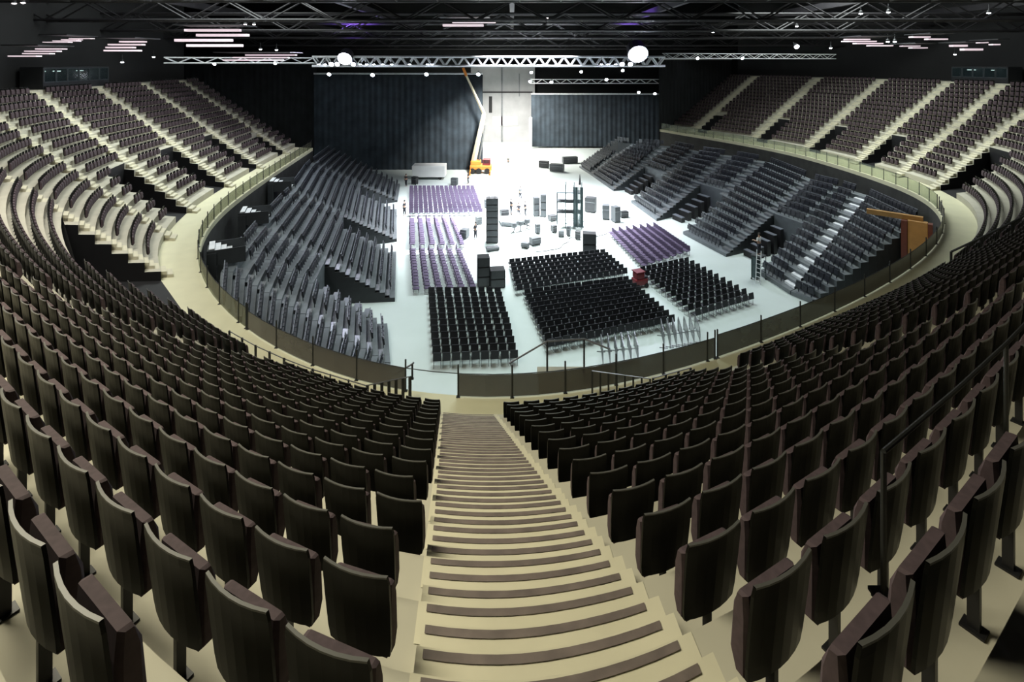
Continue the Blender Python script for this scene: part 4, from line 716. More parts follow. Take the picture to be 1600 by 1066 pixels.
cabinet((-1.15, 40.0), 1.15, .95, 1.35, 2, R(8), 'lower black speaker stack touching the taller one by the front left chairs')
cabinet((7.05, 46.6), 1.2, .9, 1.95, 2, R(-6), 'black speaker stack behind the front centre chair block')
cabinet((2.75, 58.3), .65, .8, 2.1, 3, R(12), 'dark cabinet stack in the middle of the stage clutter, left one of two')
cabinet((3.55, 58.0), .70, .8, 2.5, 3, R(-5), 'dark cabinet stack in the middle of the stage clutter, right one of two')

def scaffold(x, y):
    root = empty('scaffold_tower', (x, y, 0), R(-8), 'grey scaffold tower with a dark hanging sheet on its right side', 'scaffold')
    fr = MB()
    for px_ in (-1.5, -.6, .3, 1.1):
        for py_ in (-.6, .6): fr.tube((px_, py_, 0), (px_, py_, 4.6 if px_ > -1 else 3.7), .045, 6)
    for z in (.5, 1.6, 2.7, 3.7):
        for py_ in (-.6, .6): fr.tube((-1.5, py_, z), (1.1, py_, z), .04, 6)
        for px_ in (-1.5, -.6, .3, 1.1): fr.tube((px_, -.6, z), (px_, .6, z), .035, 6)
    fr.tube((-1.5, -.6, .5), (-.6, -.6, 1.6), .03, 6).tube((-.6, -.6, 1.6), (-1.5, -.6, 2.7), .03, 6)
    fr.build('frame', M['net'], root)
    for z in (1.65, 2.75, 3.75): MB().box((-.2, 0, z), (2.6, 1.15, .06)).build('deck_board', M['grey'], root)
    mb = MB(); n = 12
    for i in range(n):
        x0, x1 = .2+1.1*i/n, .2+1.1*(i+1)/n; w0, w1 = .08*math.sin(i*2.1), .08*math.sin((i+1)*2.1)
        b0 = .05*math.sin(i); mb.add([(x0, -.75+w0, .2), (x1, -.75+w1, .2), (x1+b0, -.72+w1, 4.4), (x0+b0, -.72+w0, 4.4), (x0, -.72+w0, .2), (x1, -.72+w1, .2), (x1+b0, -.69+w1, 4.4), (x0+b0, -.69+w0, 4.4)], [(0, 1, 2, 3), (7, 6, 5, 4), (3, 2, 6, 7)])
    mb.build('hanging_sheet', M['net'], root)
    MB().tube((.9, 0, 4.5), (.9, 0, 5.6), .12, 8, r2=.03).build('mast_head', M['black'], root)
scaffold(6.3, 54.4)

def case_(x, y, w, d, h, rz, label, m='grey'):
    root = empty('flight_case', (x, y, 0), rz, label, 'case', 'flight cases and wedges strewn over the stage area')
    o = MB().box((0, 0, .12+h/2), (w, d, h)).build('case_body', M[m], root); bevel(o, .015)
    MB().box((0, -d/2-.004, .12+h*.68), (w*1.01, .012, .03)).box((0, d/2+.004, .12+h*.68), (w*1.01, .012, .03)).build('edge_trim', M['leg'], o)
    for sx in (-1, 1):
        for sy in (-1, 1): MB().tube((sx*(w/2-.08), sy*(d/2-.08)-.02, .06), (sx*(w/2-.08), sy*(d/2-.08)+.02, .06), .06, 8).build('caster', M['tyre'], root)
CS = [(-.86, 57.6, .9, .6, .8, 'beside the speaker tower, rear'), (-.3, 54.5, 1.5, .5, .35, 'long and low, right of the speaker tower'), (2.61, 52.3, .45, .5, .85, 'small upright, middle of the stage'),
 (4.31, 52.6, .5, .5, .6, 'in front of the scaffold, leftmost'), (4.94, 51.3, .55, .5, .5, 'in front of the scaffold, second'), (5.7, 51.5, .35, .4, .9, 'in front of the scaffold, narrow upright'), (6.5, 50.5, .5, .4, .7, 'in front of the scaffold, rightmost'),
 (2.21, 49.1, .95, .7, .6, 'largest near the front chairs'), (1.25, 48.2, .7, .5, .4, 'low near the front chairs'), (4.5, 56.5, .9, .8, .5, 'behind the cabinet stacks'),
 (-4.71, 50.9, .7, .8, .8, 'by the mauve chairs'), (-2.9, 61.5, .8, .6, .9, 'by the far mauve block'), (5.3, 84.8, 1.6, .8, 1.0, 'far back near the right curtain, left'), (7.2, 81.9, 2.2, 1., 1.1, 'far back near the right curtain, middle'),
 (10.0, 88.6, 2.6, 1., 1.0, 'far back near the right curtain, right'), (9.2, 59.8, 1.2, .9, 1.6, 'tall, right of the scaffold'), (10.45, 57.0, .8, .8, 1.5, 'tall, by the right stand, left'), (11.35, 56.0, .7, .8, 1.6, 'tall, by the right stand, right'),
 (12.6, 57.6, .9, .6, .6, 'low beside the right stand'), (-1.8, 47.5, 1.2, .5, .25, 'flat at the foot of the speaker tower'), (-3.6, 55.2, .6, .6, .7, 'left of the speaker tower'), (-13.9, 73.2, .8, .6, 1.0, 'behind the far mauve block, left'), (-8.2, 72.8, .9, .6, .9, 'behind the far mauve block, right')]
for i, (x, y, w, d, h, t) in enumerate(CS): case_(x, y, w, d, h, rnd.uniform(-.5, .5), 'dark flight case on the bright floor, '+t, 'black' if i % 3 == 0 else 'grey')
for i in range(10):
    x0, y0 = rnd.uniform(-1, 7), rnd.uniform(49, 62); pts = []; a = rnd.uniform(0, 6)
    for q in range(14): pts.append((x0, y0, .03)); a += rnd.uniform(-.6, .6); x0 += .35*math.cos(a); y0 += .35*math.sin(a)*1.3
    tag(MB().poly(pts, .035, 5).build('cable', M['tyre']), f'black cable snaking over the bright stage floor amid the clutter', 'cable', 'cables on the stage floor')
# drums and a keyboard platform in the clutter
for i, (x, y) in enumerate([(.9, 53.2), (1.6, 53.9), (.2, 52.6)]):
    o = MB().lathe((0, 0, 0), [(.05, .0), (.07, .5), (.30, .55), (.32, .95), (.30, .98)], 16).build('drum', M['grey']); o.location = (x, y, 0)
    tag(o, ['round grey drum on a stem, nearest the speaker tower', 'round grey drum on a stem, rearmost of three', 'round grey drum on a stem, frontmost of three'][i], 'drum', 'drums in the stage clutter')
pl = empty('stage_riser', (.1, 55.8, 0), R(10), 'low grey riser platform in the stage clutter', 'riser')
MB().box((0, 0, .42), (3.0, 2.0, .08)).build('deck', M['truss'], pl)
for sx in (-1.4, 1.4):
    for sy in (-.9, .9): MB().box((sx, sy, .19), (.06, .06, .38)).build('leg', M['leg'], pl)
# red cart
rc = empty('utility_cart', (9.95, 39.9, 0), R(20), 'small dark red cart with rounded canopy between the chair blocks', 'cart')
o = MB().box((0, 0, .45), (1.1, .75, .5)).box((-.1, 0, .95), (.7, .7, .5)).build('body', M['red'], rc); bevel(o, .1, 3)
MB().box((.35, 0, .78), (.4, .6, .12)).build('seat', M['black'], rc); MB().box((-.1, 0, 1.23), (.8, .75, .06)).build('roof', M['red'], rc)
for sx in (-.38, .38):
    for sy in (-.36, .36): MB().tube((sx, sy-.05, .18), (sx, sy+.05, .18), .18, 14).build('wheel', M['tyre'], rc)
# steel barriers on the floor by the near wall
def barrier(x, y, rz, label):
    root = empty('crowd_barrier', (x, y, 0), rz, label, 'barrier', 'curved steel barriers standing below the near balustrade')
    pts = [(0, -.9, .05), (0, -.95, .7), (0, -.8, 1.02), (0, .8, 1.02), (0, .95, .7), (0, .9, .05)]
    MB().poly(pts, .025, 6).tube((0, -.92, .25), (0, .92, .25), .02, 6).build('frame', M['leg'], root)
    b = MB()
    for i in range(9): b.tube((0, -.72+.18*i, .25), (0, -.72+.18*i, 1.02), .01, 5)
    b.build('bars', M['leg'], root)
    MB().box((0, -.7, .02), (.5, .06, .03)).box((0, .7, .02), (.5, .06, .03)).build('foot', M['leg'], root)
for i in range(6): barrier(5.3+.42*i, 30.2+.07*i, R(-6), f'steel barrier seen end-on, {od(i+1)} from left in the nearer group')
for i in range(7): barrier(9.4+.40*i, 32.0+.1*i, R(-10), f'steel barrier seen end-on, {od(i+1)} from left in the further group')
# white container at the far left of the floor
ct = empty('equipment_container', (-12.4, 77.0, 0), 0, 'long white box container standing at the foot of the centre curtain', 'container')
o = MB().box((0, 0, 1.25), (4.9, 2.2, 1.7)).build('body', M['white'], ct); bevel(o, .08, 3)
MB().box((-1.2, -1.11, 1.2), (1.9, .02, 1.5)).build('door', M['white'], ct); MB().box((1.2, -1.11, 1.2), (1.9, .02, 1.5)).build('door', M['white'], ct)
for sx in (-1.7, 1.7):
    for sy in (-.9, .9): MB().tube((sx, sy-.1, .25), (sx, sy+.1, .25), .25, 12).build('wheel', M['tyre'], ct)

# ------------------------------------------------------------------ crane
cr = empty('mobile_crane', (-5.0, 81.0, 0), 0, 'orange mobile crane with a cream two-part boom in front of the loading opening', 'crane')
o = MB().box((.1, 0, .95), (3.4, 2.0, .7)).build('chassis', M['orange'], cr); bevel(o, .12, 3)
o = MB().box((1.0, 0, 1.75), (1.2, 1.5, 1.0)).build('cab', M['red'], cr); bevel(o, .12, 3); MB().box((1.0, -.76, 1.9), (.9, .03, .5)).build('window', M['pane'], o)
o = MB().box((-.7, 0, 1.6), (1.6, 1.5, .7)).build('turret', M['orange'], cr); bevel(o, .1, 2)
for sx in (-1.2, -.2, 1.1):
    for sy in (-1, 1): MB().tube((sx, sy*1.0-.15, .45), (sx, sy*1.0+.15, .45), .45, 16).build('wheel', M['tyre'], cr)
for sx in (-1.5, 1.6):
    for sy in (-1, 1): MB().tube((sx, sy*.9, .7), (sx, sy*1.9, .5), .1, 6).tube((sx, sy*1.9, .6), (sx, sy*1.9, 0), .09, 6).lathe((sx, sy*1.9, 0), [(.25, 0), (.25, .06)], 10).build('outrigger', M['orange'], cr)
MB().tube((-1.1, 0, 1.6), (.55, 0, 9.3), .42, 4, r2=.30).build('mast', M['cream'], cr)
MB().tube((-.2, 0, 1.8), (.75, 0, 7.5), .12, 6).build('hydraulic_ram', M['leg'], cr)
MB().tube((.62, 0, 9.2), (-2.2, 0, 15.3), .26, 4, r2=.16).build('boom', M['cream'], cr)
MB().tube((-2.2, 0, 15.3), (-2.75, 0, 16.6), .22, 4, r2=.2).build('boom_tip', M['orange'], cr)
MB().tube((-2.6, 0, 16.4), (-2.6, 0, 15.2), .02, 5).box((-2.6, 0, 15.1), (.25, .2, .3)).build('hook', M['black'], cr)

# ------------------------------------------------------------------ people
def person(x, y, z, rz, label, shirt='cloth', arm=0.0, legs='cloth', s=1.0):
    root = empty('person', (x, y, z), rz, label, 'person', 'people at work on the arena floor')
    def skin(name, pts, edges, rad, m, parent):
        me = bpy.data.meshes.new(name); me.from_pydata([(a*s, b*s, c*s) for a, b, c in pts], edges, []); o = bpy.data.objects.new(name, me); col.objects.link(o); o.parent = parent
        me.materials.append(M[m]); md = o.modifiers.new('skin', 'SKIN')
        for i, r in enumerate(rad):
            v = me.skin_vertices[0].data[i]; v.radius = (r*s, r*s*.8)
        me.skin_vertices[0].data[0].use_root = True
        sb = o.modifiers.new('sub', 'SUBSURF'); sb.levels = 1; sb.render_levels = 1
        return o
    P = [(0, 0, .95), (0, 0, 1.15), (0, 0, 1.38), (0, .0, 1.50), (0, .01, 1.58), (0, .02, 1.68), (0, 0, 1.76),
         (-.18, 0, 1.42), (-.24, .02, 1.15), (-.22, .12+arm, .92+arm), (-.21, .17+arm*1.2, .84+arm), (.18, 0, 1.42), (.24, .02, 1.15), (.22, .10, .90), (.21, .14, .82),
         (-.09, 0, .88), (-.11, .03, .48), (-.12, -.02, .09), (-.12, .13, .04), (.09, 0, .88), (.12, -.02, .48), (.14, -.08, .09), (.15, .07, .04)]
    E_ = [(0, 1), (1, 2), (2, 3), (3, 4), (4, 5), (5, 6), (2, 7), (7, 8), (8, 9), (9, 10), (2, 11), (11, 12), (12, 13), (13, 14), (0, 15), (15, 16), (16, 17), (17, 18), (0, 19), (19, 20), (20, 21), (21, 22)]
    Rr = [.15, .15, .17, .06, .06, .095, .06, .07, .05, .04, .035, .07, .05, .04, .035, .10, .07, .045, .04, .10, .07, .045, .04]
    body = skin('body', P, E_, Rr, 'skin', root)
    skin('shirt', [(0, 0, .97), (0, 0, 1.2), (0, 0, 1.43), (-.19, 0, 1.42), (-.25, .02, 1.15), (.19, 0, 1.42), (.25, .02, 1.15)], [(0, 1), (1, 2), (2, 3), (3, 4), (2, 5), (5, 6)], [.165, .165, .18, .085, .065, .085, .065], shirt, root)
    skin('trousers', [(0, 0, .96), (-.09, 0, .88), (-.11, .03, .48), (-.12, -.02, .12), (.09, 0, .88), (.12, -.02, .48), (.14, -.08, .12)], [(0, 1), (1, 2), (2, 3), (0, 4), (4, 5), (5, 6)], [.16, .115, .085, .065, .115, .085, .065], legs, root)
    MB().lathe((0, -.015*s, 1.66*s), [(.10*s, 0), (.108*s, .06*s), (.08*s, .12*s), (.02*s, .145*s)], 10).build('hair', M['hair'], root)
PPL = [(-12.25, 58.3, 1.2, 'person in dark clothes in the bright aisle beside the left stand', 'cloth'), (.75, 57.3, .3, 'person in dark clothes amid the stage clutter, frontmost of three', 'cloth'),
 (1.5, 57.9, 2.0, 'person in dark clothes amid the stage clutter, rightmost of three', 'cloth'), (-.1, 59.0, -1, 'person in dark clothes amid the stage clutter, leftmost of three', 'cloth'),
 (1.05, 64.8, .8, 'person in grey clothes standing alone behind the stage clutter', 'grey'), (-.64, 85.4, 0, 'person near the loading opening beside the crane', 'grey'),
 (-6.3, 73.5, 1.7, 'person behind the far mauve chairs, at their right end', 'cloth'), (-14.9, 72.0, 2.6, 'person behind the far mauve chairs, at their left end', 'cloth'), (-3.6, 50.4, 1.1, 'person between the mauve chairs and the speaker tower', 'cloth')]
for x, y, rz, lab, sh_ in PPL: person(x, y, 0, rz, lab, sh_, arm=rnd.choice([0, .1, .2]))
# ladder with a person in a white shirt
LX, LY = 19.85, 41.2
lw = empty('work_platform', (LX, LY, 0), R(35), 'dark wheeled work platform with pale ladder beside the right stand', 'platform')
MB().box((0, 0, 1.95), (.9, .8, .08)).build('deck', M['grey'], lw)
f = MB()
for sx in (-.42, .42):
    for sy in (-.36, .36): f.tube((sx, sy, .1), (sx, sy, 1.95), .03, 6)
for z in (.6, 1.2): f.tube((-.42, -.36, z), (.42, -.36, z), .02, 6).tube((-.42, .36, z), (.42, .36, z), .02, 6).tube((-.42, -.36, z), (-.42, .36, z), .02, 6).tube((.42, -.36, z), (.42, .36, z), .02, 6)
f.build('frame', M['net'], lw)
MB().box((0, .2, 1.0), (.8, .35, 1.7)).build('cover', M['net'], lw)
l = MB().tube((-.9, -.65, 0), (-.35, -.4, 2.5), .035, 6).tube((-.9, -.25, 0), (-.35, -.05, 2.5), .035, 6)
for i in range(7):
    t_ = (i+.7)/8; l.tube((-.9+.55*t_, -.65+.25*t_, 2.5*t_), (-.9+.55*t_, -.25+.2*t_, 2.5*t_), .02, 5)
l.build('ladder', M['truss'], lw)
for sx in (-.42, .42):
    for sy in (-.36, .36): MB().tube((sx-.03, sy, .07), (sx+.03, sy, .07), .07, 10).build('wheel', M['tyre'], lw)
person(LX, LY-.05, 1.99, .6, 'person in a white shirt and black trousers standing on the work platform', 'whitecloth', .25)
# orange timber booth at the corner behind the right stand
bo = empty('corner_booth', (29.6, 37.35, 0), R(-40), 'orange timber booth with dark red frame behind the right stand corner', 'booth')
o = MB().box((0, 0, 2.95), (1.15, .5, 5.9)).build('front_panel', M['wood'], bo); bevel(o, .02)
MB().box((-.78, -.05, 2.9), (.36, .6, 5.9)).box((.72, -.05, 2.9), (.26, .6, 5.9)).build('frame', M['wooddark'], bo)
MB().box((-1.4, .3, 6.0), (3.4, .35, .35)).build('lintel', M['wood'], bo)

# ------------------------------------------------------------------ curtains and walls
def curtain(name, x0, y0, x1, y1, z0, z1, m, label, amp=.055, pitch=.6, kind=None):
    L = math.hypot(x1-x0, y1-y0); n = int(L/pitch*6); ux, uy = (x1-x0)/L, (y1-y0)/L
    a = []; ph = 0
    for i in range(n+1):
        t = L*i/n; w = amp*math.sin(2*math.pi*t/pitch/1.6)+amp*.5*math.sin(2*math.pi*t/pitch/4.7+1)
        a.append((x0+ux*t-uy*w, y0+uy*t+ux*w))
    root = empty(name, ((x0+x1)/2, (y0+y1)/2, z1), 0, label, 'curtain', 'stage curtains'); c0 = ((x0+x1)/2, (y0+y1)/2, z1)
    vs = []
    for off in (0, .06):
        for z in (z0, z1): vs += [(x-c0[0]-uy*off, y-c0[1]+ux*off, z-c0[2]) for x, y in a]
    N = n+1
    fs = [(i, i+1, N+i+1, N+i) for i in range(n)]+[(3*N+i, 3*N+i+1, 2*N+i+1, 2*N+i) for i in range(n)]+[(N+i, N+i+1, 3*N+i+1, 3*N+i) for i in range(n)]
    fs += [(0, N, 3*N, 2*N), (n, N+n, 3*N+n, 2*N+n)]
    o = MB().add(vs, fs).build('cloth', M[m], root); smooth(o)
    MB().tube((x0-c0[0], y0-c0[1], .12), (x1-c0[0], y1-c0[1], .12), .16, 6).build('track', M['truss'], root)
curtain('stage_curtain', -32.2, 83.2, -4.75, 83.2, 0, 15.5, 'curtain', 'tall slate blue curtain left of the loading opening, behind the crane')
curtain('stage_curtain', 3.9, 104, 29.9, 104, .3, 10.9, 'curtain', 'lower slate curtain right of the loading opening')
curtain('stage_curtain', -66, 84.5, -32.3, 84.5, 0, 17.2, 'blackcurtain', 'near-black curtain behind the end of the left upper tier')
_e, _f = C(SMAX, 20.6), C(SMAX, 20.6)-C(SMAX-3, 20.6)
_e = _e+_f/np.hypot(*_f)*1.3
curtain('stage_curtain', 23.2, 80.6, float(_e[0]), float(_e[1]), 0, 17.9, 'blackcurtain', 'near-black curtain behind the end of the right upper tier')
# loading opening behind
ld = empty('loading_bay_wall', (-1, 112, 0), 0, 'pale loading bay wall with dark slot and beams seen between the curtains', 'wall')
MB().box((-1, .3, 8), (14, .4, 18)).build('wall_panel', M['greywall'], ld)
MB().box((-3.7, .05, 8.2), (.7, .12, 3.6)).build('slot', M['dark'], ld)
MB().box((-1, .0, 10.9), (13, .18, .28)).build('cross_beam', M['beam'], ld)
MB().box((-1.2, .0, 8), (.35, .16, 18)).build('pipe', M['leg'], ld)
MB().box((2.6, .0, 12.5), (.25, .16, 5)).build('pipe', M['leg'], ld)
MB().box((-.5, -.02, 4.6), (5.5, .12, 2.0)).build('roller_door', M['white'], ld)
pc = MB().box((3.75, 103, 5.0), (.5, .5, 6.4)).build('white_column', M['white']); pc.location = (0, 0, -1.8); tag(pc, 'slim white column at the left edge of the lower slate curtain', 'column')
struct(MB().box((0, 113.5, 15), (190, .5, 34)).build('wall_back', M['wall']))
for nm, a, b in (('wall_left', 0, 36), ('wall_right', 80, SMAX)):
    mb = MB(); n = 60
    for i in range(n):
        p, q = C(a+(b-a)*i/n, 20.6), C(a+(b-a)*(i+1)/n, 20.6); mb.add([(*p, 12), (*q, 12), (*q, 31), (*p, 31)], [(0, 1, 2, 3)])
    struct(mb.build(nm, M['wall']))
mb = MB(); mb.box((0, 50, 31.2), (200, 140, .3)); struct(mb.build('ceiling', M['ceil']), 'black hall ceiling above the roof trusses')
# rear deck behind the last rows of the side tiers
dk = MB()
for a, b in ((0, 40), (66, SMAX)):
    n = 80
    for i in range(n):
        u, v = a+(b-a)*i/n, a+(b-a)*(i+1)/n
        dk.add([(*C(u, 19), rowz(18)), (*C(v, 19), rowz(18)), (*C(v, 20.6), rowz(18)), (*C(u, 20.6), rowz(18))], [(0, 1, 2, 3)])
struct(dk.build('floor_rear_gangway', M['concrete']))
# press / control booths behind the top rows
def booth(s0, s1, z0, h, label, strip, n):
    p, q = C(s0, 19.3), C(s1, 19.3); L = math.hypot(*(q-p)); a = math.atan2(q[1]-p[1], q[0]-p[0])
    inn = np.array((-math.sin(a), math.cos(a)))
    if inn@(np.array((0, 40))-p) < 0: inn = -inn
    c = (p+q)/2; root = empty('control_booth', (*c, z0), a, label, 'booth', 'glazed booths above the side tiers')
    fy = 1 if inn@np.array((-math.sin(a), math.cos(a))) > 0 else -1
    MB().box((0, -fy*.9, h/2), (L, .1, h)).box((0, 0, .3), (L, 1.9, .6)).box((0, 0, h), (L, 1.9, .1)).box((-L/2, 0, h/2), (.1, 1.9, h)).box((L/2, 0, h/2), (.1, 1.9, h)).build('shell', M['black'], root)
    for i in range(n):
        x0 = -L/2+L*(i+.5)/n; w = L/n-.12
        f_ = MB().box((x0, fy*.93, .64), (w+.1, .08, .06)).box((x0, fy*.93, h-.1), (w+.1, .08, .06)).box((x0-w/2, fy*.93, h/2+.25), (.06, .08, h-.7)).box((x0+w/2, fy*.93, h/2+.25), (.06, .08, h-.7)).build('window_frame', M['frame'], root)
        MB().box((x0, fy*.93, h/2+.27), (w, .02, h-.75)).build('window_pane', M['pane'], f_)
    for x0, w in strip: MB().box((x0*L, -fy*.4, h-.35), (w*L, .35, .08)).build('ceiling_strip_light', M['glow'], root)
booth(27.9, 19.5, rowz(18), 1.9, 'long dark glazed booth with bright strip light above the left upper tier', [(-.36, .16), (-.1, .06), (.25, .06)], 6)
booth(94.5, 101.5, rowz(18), 1.8, 'long dark glazed booth with a bright light above the right upper tier', [(-.1, .05), (.30, .12)], 5)

# ------------------------------------------------------------------ roof: trusses, lamps
def boxtruss(name, a, b, w, h, label, step=1.2, r=.06, m='truss', group=None):
    a, b = Vector(a), Vector(b); L = (b-a).length; rz = math.atan2(b.y-a.y, b.x-a.x); root = empty(name, tuple((a+b)/2), rz, label, 'truss', group)
    c = MB()
    for sy in (-w/2, w/2):
        for sz in (0, h): c.tube((-L/2, sy, sz), (L/2, sy, sz), r, 6)
    c.build('chords', M[m], root); d = MB(); n = int(L/step)
    for i in range(n):
        x0, x1 = -L/2+L*i/n, -L/2+L*(i+1)/n
        for sy in (-w/2, w/2): d.tube((x0, sy, 0 if i % 2 else h), (x1, sy, h if i % 2 else 0), r*.6, 5)
        d.tube((x0, -w/2, 0), (x1, w/2, 0), r*.5, 5).tube((x0, -w/2, 0), (x0, w/2, 0), r*.5, 5)
    d.build('braces', M[m], root)
    return root
boxtruss('lighting_truss', (-24, 62, 17.05), (18.4, 62, 17.0), .9, 1.1, 'long bright aluminium lighting truss hanging level across the whole hall', step=.75, r=.16)
boxtruss('lighting_truss', (-24, 62, 17.2), (-38, 56, 17.6), .7, .6, 'aluminium truss running off the left end of the long lighting truss', r=.08)
boxtruss('lighting_truss', (18.4, 62, 17.3), (44, 70, 18.6), .6, .6, 'aluminium truss running off the right end of the long lighting truss', r=.06)
boxtruss('lighting_truss', (3.6, 103.2, 13.2), (29.5, 103.2, 13.2), .6, .8, 'pale truss above the lower slate curtain', r=.08)
for i, (y, z, x0, x1) in enumerate([(40, 22.3, -48, 46), (47, 21.4, -52, 52), (55, 20.9, -60, 58), (66, 20.6, -66, 64), (78, 20.0, -74, 72), (98, 20.0, -84, 84)]):
    boxtruss('roof_truss', (x0, y, z), (x1, y+rnd.uniform(-1, 1), z+rnd.uniform(-.2, .2)), 1.4, 1.8, f'dark roof truss spanning the hall, {od(i+1)} from the near side', 3.2, .13, 'beam', 'roof trusses')
for i, x in enumerate((-52, -34, -17, 0, 17, 34, 52)):
    o = MB().box((0, 0, 0), (.5, 80, .7)).build('roof_beam', M['beam']); o.location = (x, 70, 23.6); tag(o, f'dark lengthwise roof beam above the trusses, {od(i+1)} from left', 'beam', 'lengthwise roof beams')
def lampfix(x, y, z, big, label, name='spotlight', m=None, w=.22):
    root = empty(name, (x, y, z), 0, label, 'lamp')
    if w > .26: root.rotation_euler = (R(-55), 0, 0)
    MB().lathe((0, 0, 0), [(w*.95, 0), (w*.8, w*1.2), (w*.35, w*1.6)], 12).build('housing', M['black'], root)
    MB().lathe((0, 0, -.035), [(w*.85, 0), (w*.85, .03)], 14).lathe((0, 0, -.035-w*.3), [(w*.3, 0), (w*.85, w*.3)], 14).build('lens', M[m or ('bigl' if big else 'lamp')], root)
    MB().tube((0, 0, w*1.5), (0, 0, w*1.5+.5), .03, 5).build('clamp', M['black'], root)
TR = [-22.91, -22.16, -21.4, -20.71, -18.82, -17.98, -17.22, -16.39, -15.33, -14.26, -12.14, -10.02, -9.48, 10.62, 11.38, 12.29, 13.05, 14.04]  # lamp positions here and below converted from image pixels at chosen depths
for i, x in enumerate(TR): lampfix(x, 60.7, 17.25, False, f'small bright spotlight under the long lighting truss, {od(i+1)} from left', w=.20 if i not in (2, 3, 4, 16, 17) else .32)
for i, (x, y, z, w) in enumerate([(-19.5, 60, 17.88, 1.25), (14.7, 60, 18.4, 1.75)]):
    lampfix(x, y-.3, z, True, ['blazing violet-white floodlight near the left end of the long truss', 'largest blazing white floodlight near the right end of the long truss'][i], 'floodlight', 'bigl', w*.75)
for i, (x, y, z) in enumerate([(-29.12, 82.6, 15.54), (-22.2, 82.6, 15.44), (-13.63, 82.6, 15.54), (-5.37, 82.6, 15.54), (3.86, 103, 15.44), (13.78, 103, 15.57), (22.02, 103, 15.83), (18.8, 103, 14.02), (3.61, 103, 13.64), (7.85, 103, 13.51), (25.23, 103, 11.45), (28.45, 103, 11.19)]):
    lampfix(x, y-1.1, z, False, f'wide work light on the curtain line, {od(i+1)} counted from left row then right', 'work_light', 'lamp', .34)
for i, (x, y, z) in enumerate([(-38.9, 40, 22.1), (-38.2, 40, 22.15), (-26.06, 50, 21.19), (-25.19, 50, 21.19), (4.12, 60, 22.68), (5.03, 60, 22.6), (30.59, 55, 21.35), (32.26, 58, 19.24), (36.69, 50, 19.5), (37.38, 50, 19.5), (30.66, 45, 21.77), (33.08, 45, 21.89), (41.91, 45, 21.83), (23.55, 60, 21.02), (-43.88, 45, 17.44), (-39.59, 52, 17.5), (-28.49, 58, 18.95), (-26.68, 58, 18.88), (30.45, 84, 18.13), (37.8, 84, 18.13), (-47.66, 82, 17.19), (-37.93, 82, 17.3), (-42.0, 60, 18.1), (37.35, 60, 19.15), (59.02, 60, 18.18), (51.9, 60, 18.4)]):
    lampfix(x, y, z, False, f'small hanging ceiling lamp, {od(i+1)} of the scattered ones', 'ceiling_lamp', 'warm' if i < 6 else 'lamp', .30 if i in (7, 18, 19, 20, 21) else .17)
# lit louvred ceiling panels
def louvre(x0, x1, z0, z1, y, label, n=4, sl='slat'):
    root = empty('louvre_light', ((x0+x1)/2, y, z1), 0, label, 'lamp', 'lit louvre panels under the roof')
    W = x1-x0; H = z0-z1
    for i in range(n):
        t = (i+.5)/n; MB().box((rnd.uniform(-.15, .15)*W, (t-.5)*3, H*t), (W*rnd.uniform(.55, .85), .5, H/n*.45)).build('lit_slat', M[sl], root)
    MB().box((0, 0, H+.12), (W*.9, 3.2, .08)).build('reflector', M['black'], root)
for a in [(-38.5, -35.4, 18.65, 17.85, 40, 'lit louvre panel at the far left, lowest'),  # louvre extents were worked from image pixels, each at a chosen depth
          (-39.38, -36.74, 19.64, 19.09, 44, 'lit louvre panel at the far left, upper'),
          (-36.34, -32.49, 19.51, 18.36, 46, 'lit louvre panel above the left tier, middle'),
          (-32.5, -25.31, 20.94, 18.81, 50, 'largest lit louvre panel, above the left tier'),
          (-7.54, -1.95, 21.86, 20.95, 52, 'pink lit louvre panel above the middle of the hall', 2),
          (32.81, 36.56, 19.88, 18.94, 50, 'lit pink louvre panel above the right tier, left one'),
          (38.0, 40.38, 19.19, 18.75, 50, 'lit louvre panel above the right tier, lower one', 2),
          (39.38, 42.19, 20.12, 19.56, 50, 'lit louvre panel above the right tier, upper one', 2),
          (44.52, 46.93, 19.39, 18.54, 52, 'lit louvre panel above the right tier, right one', 2),
          (47.77, 49.07, 19.64, 19.12, 52, 'small lit louvre panel at the far right', 2),
          (-31.05, -22.27, 18.38, 17.57, 54, 'cool lit louvre strip behind the left truss', 3)]: louvre(*a)

# ------------------------------------------------------------------ light
def area(name, loc, tgt, size, power, colr, spread=None, sy=None):
    l = bpy.data.lights.new(name, 'AREA'); l.energy = power; l.color = colr; l.size = size
    if sy: l.shape = 'RECTANGLE'; l.size_y = sy
    if spread: l.spread = R(spread)
    o = bpy.data.objects.new(name, l); col.objects.link(o); o.location = loc
    o.rotation_euler = (Vector(tgt)-Vector(loc)).to_track_quat('-Z', 'Y').to_euler(); return o
def spot(name, loc, tgt, power, colr, ang, blend=.6, r=.6):
    l = bpy.data.lights.new(name, 'SPOT'); l.energy = power; l.color = colr; l.spot_size = R(ang); l.spot_blend = blend; l.shadow_soft_size = r
    o = bpy.data.objects.new(name, l); col.objects.link(o); o.location = loc
    o.rotation_euler = (Vector(tgt)-Vector(loc)).to_track_quat('-Z', 'Y').to_euler(); return o
area('stage_light', (2, 60, 20), (1, 60, 0), 10, 26000, (.93, .96, 1), 90)
spot('stage_key', (14, 62, 17), (3, 58, 0), 45000, (.95, .96, 1), 55, .8, 1)
spot('stage_key', (-19, 62, 17), (-4, 54, 0), 16000, (.9, .92, 1), 70, .8, 1)
area('floor_light', (3, 38, 23), (3, 36, 0), 14, 3900, (.86, 1, .98), 130)
area('far_light', (-2, 95, 15), (0, 96, 0), 12, 14000, (1, .97, .9), 150)
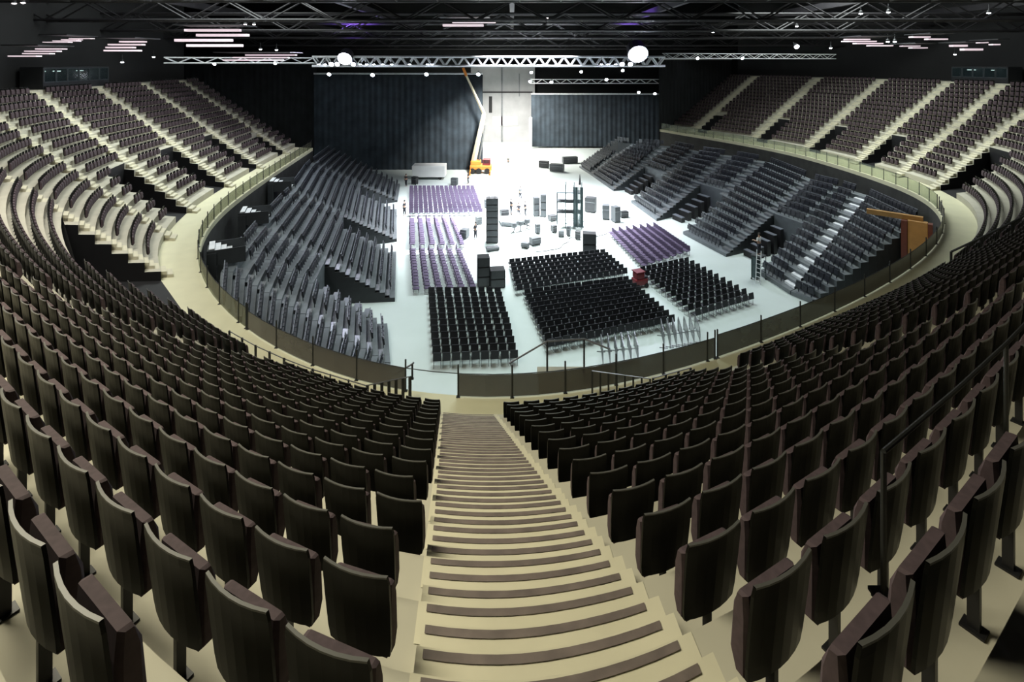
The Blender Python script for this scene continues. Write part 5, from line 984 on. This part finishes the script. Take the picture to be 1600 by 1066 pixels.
area('crane_fill', (-1, 74, 15.5), (-3.4, 82, 5), 2, 2600, (1, .97, .9), 80)  # added fill, not a lamp of the crane: brightens its mast from the front
area('right_tier_light', (32, 50, 27), (40, 52, 8), 14, 8500, (.92, 1, .96), 150)
area('left_tier_light', (-24, 44, 27), (-32, 46, 8), 14, 6300, (.92, 1, .97), 150)
area('left_corner_light', (-20, 20, 24), (-24, 20, 8), 8, 2200, (1, .97, .9), 150)
area('near_bowl_light', (-9.5, 7.5, 25), (-4, 6.5, 8), 7, 2300, (1, .93, .70), 150)
area('near_right_light', (20, 16, 24.5), (20, 16, 8), 6, 120, (1, .95, .8), 150)
l = bpy.data.lights.new('violet_glow', 'SPOT'); l.energy = 16000; l.color = (.3, .14, 1); l.shadow_soft_size = .5; l.spot_size = R(120); l.spot_blend = 1  # unseen violet spots added to tint the trusses, after the floodlights' lens glow
for i, (x, y, z) in enumerate([(-20.4, 64, 18.86), (15.2, 64, 19.98)]):
    o = bpy.data.objects.new('violet_fill', l); col.objects.link(o); o.location = (x, y-1, z+.3); o.rotation_euler = (R(180), 0, 0)
spot('booth_fill', (27.5, 34.5, 6.6), (29.6, 37.3, 3), 90, (1, .75, .4), 90)  # warm spot added in front of the booth to light it, no real fixture
w = bpy.data.worlds.new('World'); scene.world = w; w.use_nodes = True
w.node_tree.nodes['Background'].inputs['Color'].default_value = (.75, .8, .9, 1); w.node_tree.nodes['Background'].inputs['Strength'].default_value = .01

# ------------------------------------------------------------------ camera and view
cd = bpy.data.cameras.new('camera'); cam = bpy.data.objects.new('camera', cd); col.objects.link(cam)
cd.sensor_width = 36; cd.lens = 18; cd.shift_y = -(533-97)/1600; cd.clip_start = .05; cd.clip_end = 400
cam.location = (0, 0, CAM_Z); cam.rotation_euler = (R(90), 0, 0); scene.camera = cam
scene.view_settings.view_transform = 'Standard'; scene.view_settings.look = 'None'; scene.view_settings.gamma = 1; scene.view_settings.exposure = 0
scene.view_settings.use_curve_mapping = False
scene.cycles.use_denoising = True; scene.cycles.max_bounces = 5; scene.cycles.transparent_max_bounces = 12; scene.cycles.sample_clamp_indirect = 6
